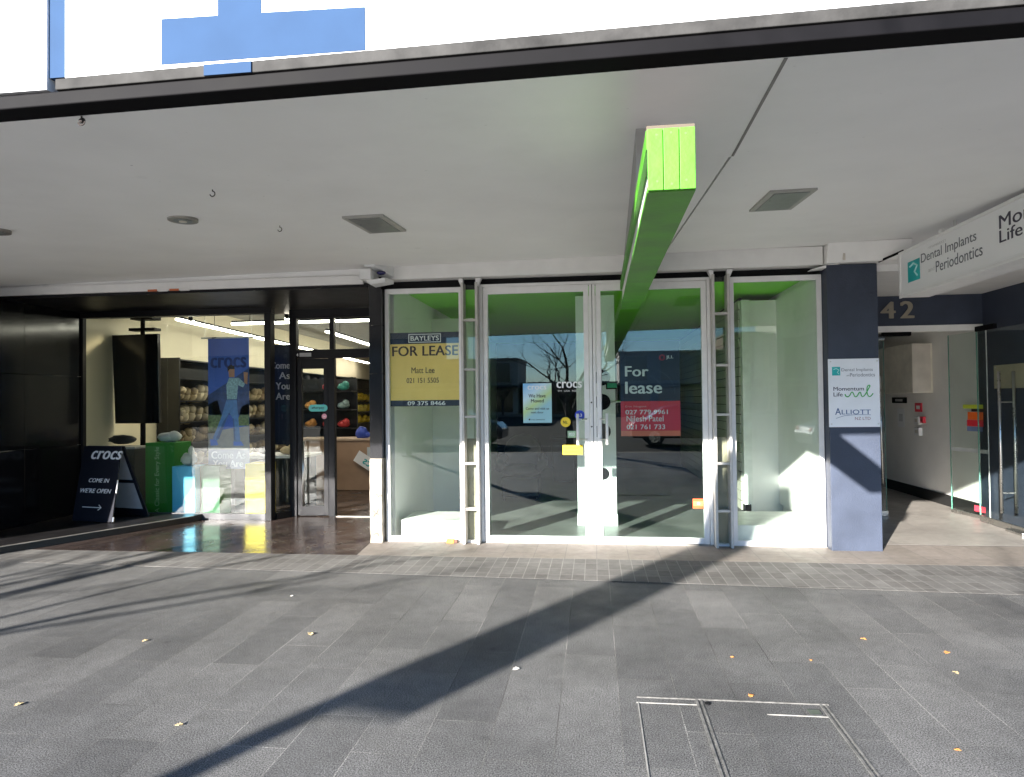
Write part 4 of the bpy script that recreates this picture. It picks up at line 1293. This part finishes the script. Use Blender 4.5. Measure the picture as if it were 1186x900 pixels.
for i, (x, y, c_, lb) in enumerate([(-5.2, 9.5, BEIGE, 'beige shoe on the white table, left end'), (-4.9, 9.6, GCL, 'grey shoe in the middle of the white table'), (-4.5, 9.5, BEIGE, 'beige shoe on the white table, right end')]):
    tag(MB().ball((x, y, .80), .09, 1.5, .7, .7, 12, 9, .2, i).ball((x+.06, y, .84), .07, 1, .8, .9, 10, 8, .15, i+5).build('display_shoe', c_, None, smooth=True), lb, 'shoe')
# hanging poster
bn_ = thing('hanging_poster', 'hanging blue poster of a walking person behind the window', 'poster', (-4.94, 8.62, .6))
PB = 8.62
B(-5.235, -4.645, PB, PB+.004, .62, 2.39).build('sheet', mat('poster_blue', (.04, .13, .62), .45, var=.12, scale=2), bn_)
B(-5.33, -4.53, PB-.01, PB+.014, 2.391, 2.41).build('rail', STEEL, bn_)
for x in (-5.28, -4.6):
    MB().tube([(x, PB, 2.41), (x, PB, 3.2)], .003, 5).build('wire', STEEL, bn_)


def flat(name, m, *polys, y=PB-.001, d=-.0008, parent=bn_):
    q = MB()
    for p in polys:
        q.prism([(x, y, z) for x, z in p], (0, d, 0))
    return q.build(name, m, parent)


flat('printed_building', mat('poster_building', (.03, .07, .25), .45, var=.3, scale=12), [(-5.234, 1.35), (-5.234, 1.62), (-4.646, 1.98), (-4.646, 1.35)])
flat('printed_ground', mat('poster_ground', (.32, .32, .34), .45, var=.15, scale=9), [(-5.234, .88), (-5.234, 1.12), (-4.646, 1.2), (-4.646, .88)])
flat('printed_plant', mat('poster_leaf', (.14, .2, .08), .45, var=.5, scale=30), [(-5.234, 1.1), (-5.234, 1.5), (-5.1, 1.55), (-5.02, 1.3), (-5.05, 1.1)], [(-4.646, 1.2), (-4.646, 1.5), (-4.75, 1.47), (-4.83, 1.2)])
flat('printed_footer', mat('poster_footer', (.2, .25, .42), .45, var=.1), [(-5.234, .621), (-5.234, .879), (-4.646, .879), (-4.646, .621)])
PRT = bn_
flat('printed_trousers', mat('poster_denim', (.1, .25, .6), .5, var=.15, scale=20), [(-4.97, 1.55), (-4.82, 1.55), (-4.80, 1.3), (-4.77, .98), (-4.86, .98), (-4.88, 1.3), (-4.93, 1.38), (-5.02, 1.16), (-5.1, 1.0), (-5.17, 1.03), (-5.05, 1.3)], y=PB-.0021)
flat('printed_shirt', mat('poster_shirt', (.3, .5, .6), .5, var=.4, scale=40), [(-4.96, 1.56), (-4.82, 1.56), (-4.80, 1.75), (-4.73, 1.72), (-4.70, 1.77), (-4.79, 1.85), (-4.93, 1.85), (-4.97, 1.75)], y=PB-.0021)
flat('printed_hair', mat('poster_hair', (.03, .02, .02), .5), [(-4.95, 1.93), (-4.955, 2.0), (-4.90, 2.03), (-4.85, 2.01), (-4.85, 1.97), (-4.92, 1.97)], y=PB-.003)
flat('printed_shade', mat('poster_denim_dark', (.05, .13, .36), .5, var=.2, scale=25), [(-4.93, 1.38), (-4.95, 1.33), (-5.08, 1.02), (-5.12, 1.03), (-5.02, 1.25)], [(-4.86, 1.3), (-4.84, 1.0), (-4.86, 1.0), (-4.88, 1.3)], y=PB-.003)
flat('printed_skin', mat('poster_skin', (.5, .26, .16), .5), [(-4.93, 1.86), (-4.94, 1.96), (-4.90, 2.0), (-4.85, 1.98), (-4.85, 1.86)], [(-4.71, 1.78), (-4.67, 1.76), (-4.66, 1.92), (-4.72, 1.93)], y=PB-.0021)
flat('printed_shoe', mat('poster_shoe', (.08, .2, .75), .5), [(-5.2, .93), (-5.21, 1.02), (-5.12, 1.02), (-5.09, .94)], [(-4.87, .93), (-4.87, .99), (-4.76, .99), (-4.72, .93)], y=PB-.0021)
PALE = mat('pale_blue_lettering', (.55, .6, .75), .5)
ftext('Come As', -5.19, -4.70, .755, .855, PB-.0021, PALE, bn_, bold=.03)
ftext('You Are', -5.17, -4.73, .645, .735, PB-.0021, PALE, bn_, bold=.03)
ftext('crocs', -5.2, -4.68, 1.99, 2.13, PB-.0014, mat('dark_blue_lettering', (.015, .045, .25), .5), bn_, bold=.06)
# second poster, black
b2 = thing('hanging_poster', 'black hanging poster with pale words behind the narrow angled pane', 'poster', (-4.4, 9.3, 1.0))
B(-4.75, -4.28, 9.3, 9.304, .9, 2.35).build('sheet', DK, b2)
MB().tube([(-4.7, 9.302, 2.35), (-4.7, 9.302, 3.2)], .003, 5).build('wire', STEEL, b2)
MB().tube([(-4.33, 9.302, 2.35), (-4.33, 9.302, 3.2)], .003, 5).build('wire', STEEL, b2)
for s, a, z in (('Come', .3, 2.0), ('As', .17, 1.85), ('You', .22, 1.70), ('Are', .22, 1.55)):
    ftext(s, -4.33-a-.05, -4.38, z, z+.1, 9.2996, CREAM, b2, bold=.03)
# fixtures in the doorway
fx = thing('display_counter', 'tan cardboard display counter inside the shoe shop doorway', 'counter', (-4.2, 11.2, .008))
TAN = mat('tan_board', (.36, .24, .16), .6, .3, var=.15, scale=3)
B(-5.1, -3.55, 11.0, 11.5, .01, .85).build('body', TAN, fx, bevel=.005)
B(-5.12, -3.53, 10.98, 11.52, .851, .89).build('top', mat('tan_top', (.5, .38, .28), .5), fx, bevel=.004)
fx2 = thing('display_rack', 'tall dark rack holding red and blue shoes behind the door', 'rack', (-5, 12.5, .008))
B(-5.6, -4.5, 12.4, 12.44, .01, 1.95).build('back_board', DK, fx2)
for z in (1.0, 1.35, 1.7):
    B(-5.6, -4.5, 12.1, 12.399, z, z+.02).build('shelf_board', DK, fx2)
for i, (x, z, c_, nm) in enumerate([(-5.35, 1.02, (.55, .25, .06), 'orange'), (-5.0, 1.02, (.5, .04, .04), 'red'), (-4.7, 1.02, (.5, .05, .05), 'crimson'), (-5.35, 1.37, (.6, .3, .08), 'amber'), (-5.0, 1.37, (.03, .06, .5), 'cobalt'), (-4.7, 1.37, (.2, .3, .3), 'grey green'), (-5.0, 1.72, (.55, .05, .06), 'scarlet'), (-4.7, 1.72, (.04, .25, .2), 'dark green')]):
    tag(MB().ball((x, 12.22, z+.075), .09, 1.3, .8, .75, 12, 9, .2, i).ball((x+.05, 12.2, z+.12), .07, 1, .85, .9, 10, 8, .15, i+9).build('display_shoe', mat(nm.replace(' ', '_')+'_clog', c_, .5), None, smooth=True), nm+' shoe on the dark rack behind the shoe shop door', 'shoe', 'shoes on the dark rack')
for i, (x, y, z, c_, lb) in enumerate([(-3.95, 11.1, .94, (.03, .07, .4), 'blue bag shaped shoe on the tan counter'), (-3.65, 11.2, .94, (.12, .05, .03), 'brown shoe at the right end of the tan counter')]):
    tag(MB().ball((x, y, z+.03), .1, 1.1, .8, 1.1, 12, 9, .25, i).ball((x+.08, y, z-.0), .08, 1.2, .8, .6, 10, 8, .15, i+4).build('display_shoe', mat('counter_shoe_%s' % ('blue', 'brown')[i], c_, .5), None, smooth=True), lb, 'shoe')
ts = thing('tilted_sign', 'white sign board with reversed letters leaning on the tan counter', 'sign', (-3.85, 10.9, .2))
o_ = Vector((-4.05, 10.95, .52))
U_ = Vector((.78, 0, -.5)).normalized()
V_ = Vector((.5, .0, .78)).normalized()
q = MB()
q.prism([o_, o_+U_*.62, o_+U_*.62+V_*.2, o_+V_*.2], (0, .012, 0))
q.build('board', INK_W, ts)
text('crocs', o_+U_*.55+V_*.05+Vector((0, -.001, 0)), -U_, V_, .4, .09, TEAL, ts, bold=.06)
cd = thing('paper_card', 'pale price card stuck on the tan counter', 'card', (-3.7, 10.99, .6))
B(-3.82, -3.6, 10.985, 10.998, .56, .74).build('sheet', mat('pale_card', (.5, .55, .58), .5), cd)
mr_ = thing('floor_mirror', 'dark framed mirror leaning at the right of the doorway', 'mirror', (-2.9, 9.4, .01))
frame_mb(-3.0, -2.45, .02, 1.3, 9.6, 9.64, .05, .05, .05, .05).build('frame', BLACKP, mr_)
B(-2.95, -2.50, 9.625, 9.635, .07, 1.25).build('mirror_face', mat('mirror_grey', (.5, .5, .52), .05, .5, metal=1, var=.02), mr_)

# sandwich board
ab = thing('sandwich_board', 'black sandwich board with white letters and arrow by the window', 'sandwich board', (-6.1, 7.7, .08))
zb, zt = .082, .985
fl = [Vector((-6.43, 7.62, zb)), Vector((-5.80, 7.50, zb)), Vector((-5.86, 7.74, zt)), Vector((-6.46, 7.86, zt))]
bl = [Vector((-6.28, 8.12, zb)), Vector((-5.66, 8.00, zb)), Vector((-5.845, 7.79, zt)), Vector((-6.44, 7.91, zt))]
ABK = mat('board_black', (.01, .011, .018), .6, .2)
q = MB()
nf = (fl[1]-fl[0]).cross(fl[3]-fl[0]).normalized()
q.prism(fl, nf*-.02)
q.build('front_panel', ABK, ab, bevel=.004)
# rear panel is a frame with a white board in it
nb = (bl[1]-bl[0]).cross(bl[3]-bl[0]).normalized()


def lerp4(P, u, v):
    return (P[0]*(1-u)+P[1]*u)*(1-v)+(P[3]*(1-u)+P[2]*u)*v


q = MB()
for (u0_, u1_, v0_, v1_) in ((0, .08, 0, 1), (.92, 1, 0, 1), (.08, .92, .0, .1), (.08, .92, .94, 1), (.08, .92, .48, .52)):
    q.prism([lerp4(bl, u0_, v0_), lerp4(bl, u1_, v0_), lerp4(bl, u1_, v1_), lerp4(bl, u0_, v1_)], nb*.02)
q.build('rear_frame', ABK, ab)
q = MB()
q.prism([lerp4(bl, .08, .1), lerp4(bl, .92, .1), lerp4(bl, .92, .94), lerp4(bl, .08, .94)], nb*.006)
q.build('rear_panel', mat('rear_panel_white', (.6, .62, .64), .5), ab)
MB().tube([fl[1]*.93+fl[2]*.07+Vector((.02, -.01, 0)), fl[1]*.99+fl[2]*.01+Vector((.02, -.01, 0))], .012, 8).build('stay_and_edge_glint', STEEL, ab)
MB().tube([fl[1]*.45+fl[2]*.55+Vector((.012, 0, 0)), fl[1]*.62+fl[2]*.38+Vector((.012, 0, 0))], .008, 8).build('stay_and_edge_glint', FRAME, ab)  # white rod standing for a sunlit sliver on the right edge
for k in (0, 1):
    c = fl[k]
    MB().disc((c.x+(.03 if k == 0 else -.03), c.y+.01, .079), (0, 0, 1), .02, .012, 12).build('rubber_foot', BLACKP, ab)
Uf = (fl[1]-fl[0]).normalized()
Vf = nf.cross(Uf).normalized()
for (s, u0_, v0_, wd, ht, bo, sh) in (('crocs', .09, .765, .5, .105, .06, .25), ('COME IN', .14, .475, .33, .05, .03, .2), ('WE\'RE OPEN', .035, .345, .5, .055, .03, .2)):
    text(s, fl[0]+Uf*u0_+Vf*v0_+nf*.007, Uf, Vf, wd, ht, INK_W, ab, bold=bo, shear=sh)
a0 = fl[0]+Uf*.13+Vf*.17+nf*.005
q = MB()
q.tube([a0, a0+Uf*.3], .005, 6)
q.tube([a0+Uf*.255+Vf*.032, a0+Uf*.3, a0+Uf*.255-Vf*.032], .005, 6)
q.build('arrow', INK_W, ab)

# ================================================================== street furniture and the far side of the road
FY = -4.0
GPOLE = mat('pole_grey', (.2, .2, .21), .4, .5, metal=.4)
lp = thing('shadow_flag', 'unseen blue flag on a bent grey pole, added to cast the long shadow', 'flag', (-5.1, FY, 0))  # unseen caster, pole and cloth bent to give the long paving shadow
MB().tube([(-5.1, FY, 0), (-5.1, FY, 2.35), (-5.08, FY, 2.6), (-4.97, FY, 3.0), (-4.83, FY, 3.46), (-4.6, FY, 4.2), (-4.4, FY, 4.72)], [.075, .07, .06, .045, .035, .028, .02], 14).build('pole', GPOLE, lp, smooth=True)
MB().disc((-5.1, FY, .0), (0, 0, 1), .2, .04, 20).build('base_plate', GPOLE, lp)
q = MB()
q.prism([(-5.09, FY-.004, 2.44), (-4.63, FY-.004, 2.42), (-4.42, FY-.004, 3.05), (-4.22, FY-.004, 3.71), (-4.05, FY-.004, 4.3), (-4.08, FY-.004, 4.6), (-4.38, FY-.004, 4.74), (-4.6, FY-.004, 4.2), (-4.83, FY-.004, 3.46), (-4.97, FY-.004, 3.0), (-5.07, FY-.004, 2.6)], (0, .008, 0))
q.build('flag_cloth', SIGNBLUE, lp)


def tree(label, x, y, seed, h, spread, group, lean=(0, 0), tr=.13, clear=.3):
    rs = random.Random(seed)
    t = thing('bare_tree', label, 'tree', (x, y, 0), group)
    BARK = mat('bark', (.06, .05, .045), .85, .2, var=.3, scale=12, bump=.5)
    trunk, br, tw = MB(), MB(), MB()

    def grow(p, d, ln, r, lev):
        n = 4 if lev < 3 else 3
        pts, rad = [p], [r]
        for i in range(n):
            d = (d+Vector((rs.uniform(-1, 1), rs.uniform(-1, 1), rs.uniform(-.5, .8)))*(.08+.05*lev)).normalized()
            pts.append(pts[-1]+d*ln/n)
            rad.append(r*(1-.45*(i+1)/n))
        (trunk if lev == 0 else br if lev < 3 else tw).tube(pts, rad, 8 if lev < 2 else 5 if lev < 4 else 4, lev < 2)
        if lev >= 5:
            return
        k = 4 if lev == 0 else 3
        for j in range(k):
            a = rs.uniform(0, 6.28)
            side = d.orthogonal().normalized()
            side.rotate(Matrix.Rotation(a, 3, d))
            nd = (d*1.0+side*rs.uniform(.45, .95)*spread).normalized()
            s = 1 if (j == 0) else rs.uniform(.45, 1)
            i0 = max(1, int(round(n*s)))
            grow(pts[i0], nd, ln*rs.uniform(.6, .85)*(1.25 if lev == 0 else 1), rad[i0]*.72, lev+1)
    grow(Vector((x, y, 0)), Vector((lean[0], lean[1], 1)).normalized(), h*clear, tr, 0)
    trunk.build('trunk', BARK, t, smooth=True)
    br.build('crown', BARK, t, smooth=True)
    tw.build('twigs', BARK, t)
    return t


tree('bare street tree at the kerb mirrored in the left door', -.75, -5.8, 11, 6.2, 1.0, None, clear=.28)
tree('bare street tree far left whose branches shade the paving', -8.6, -3.6, 5, 6.0, .95, None, (-.02, .02), clear=.31)
tree('bare street tree right of the shops', 7.5, -4.2, 21, 6.0, 1.0, None, clear=.3)
tree('bare tree on the far footpath', -9, -52, 31, 6.5, 1.0, None, clear=.28)


def car(x, y, label, body, rz=0):
    t = thing('parked_car', label, 'car', (x, y, -.15))
    pm = mat(label.split()[0]+'_car_paint', body, .25, .5, coat=.8, var=.03)
    prof = [(-2.1, .28), (-2.15, .6), (-2.05, .82), (-1.6, .92), (-1.0, 1.36), (-.4, 1.46), (.5, 1.45), (1.15, .98), (1.9, .86), (2.12, .62), (2.1, .28)]
    q = MB()
    W_ = .86
    n = len(prof)
    rows = []
    for s, inset in ((-1, .0), (1, .0)):
        rows.append([(x+a, y+s*(W_-(.22 if b > 1.0 else 0)), -.15+b) for a, b in prof])
    q.add(rows[0]+rows[1], [tuple(range(n))[::-1], tuple(range(n, 2*n))]+[(i, (i+1) % n, n+(i+1) % n, n+i) for i in range(n)])
    q.build('body', pm, t, bevel=.05)
    gm = mat('car_glass', (.01, .012, .014), .08, .5)
    for s in (-1, 1):
        yy = y+s*(W_-.19)
        q = MB()
        q.prism([(x-1.38, yy, .85), (x-.95, yy-s*.02, 1.18), (x+.48, yy-s*.02, 1.2), (x+.92, yy, .86)], (0, s*.025, 0))
        q.build('side_window', gm, t)
        for a in (-1.35, 1.35):
            c = (x+a, y+s*(W_-.02), .18)
            w_ = MB().disc(c, (0, s, 0), .33, .06, 24).build('wheel', mat('tyre', (.015, .015, .015), .8), t)
            MB().disc((c[0], c[1]+s*.06, c[2]), (0, s, 0), .2, .012, 20).build('rim', STEEL, w_)
        MB().ball((x+2.05, y+s*.62, .48), .1, .6, 1.4, .8).build('headlight', PLASTIC, t, smooth=True)
        MB().ball((x-2.08, y+s*.62, .55), .1, .6, 1.3, .9).build('tail_light', INK_RED, t, smooth=True)
    return t


car(-5.4, -10.6, 'graphite hatchback parked across the road', (.05, .052, .055))
car(3.4, -10.6, 'charcoal hatchback parked across the road', (.03, .03, .035))
car(8.2, -6.6, 'silver hatchback parked at the kerb', (.4, .41, .42))


def far_building(x0, x1, y, h, m, label, win=True):
    t = thing('shop_building', label, 'building', ((x0+x1)/2, y, 0))
    B(x0, x1, y-9, y, 0, h).build('wall', m, t)
    B(x0-.1, x1+.1, y-9.1, y+.25, h, h+.18).build('parapet', CONC, t)
    B(x0, x1, y, y+2.4, 2.9, 3.1).build('awning', DARKW, t)
    n = max(2, int((x1-x0)/3.2))
    for i in range(n):
        a = x0+(x1-x0)*(i+.12)/n
        b = x0+(x1-x0)*(i+.88)/n
        B(a, b, y+.001, y+.03, .25, 2.6).build('shop_window', MATS['car_glass'], t)
        if h > 4.2:
            B(a+.3, b-.3, y+.001, y+.03, 3.5, h-.35).build('window', MATS['car_glass'], t)


far_building(-62, -18, -58, 9.6, mat('grey_render', (.22, .22, .22), .7), 'long grey shop building on the far side, leftmost and tall')
far_building(-17.6, -8.2, -58, 5.9, mat('stone_render', (.3, .28, .24), .7), 'pale stone shop building across the road with tall upper windows')
far_building(-8, 2.4, -60, 3.3, mat('brick_red', (.2, .1, .07), .8), 'low red brick shop across the road')
far_building(2.7, 13.8, -60, 6.5, MATS['grey_render'], 'grey two storey shop across the road opposite the right door')
far_building(14.1, 18.4, -60, 8.3, MATS['brick_red'], 'narrow red brick building across the road')
far_building(18.7, 46, -58, 11.5, MATS['stone_render'], 'tall pale stone building across the road at the right')
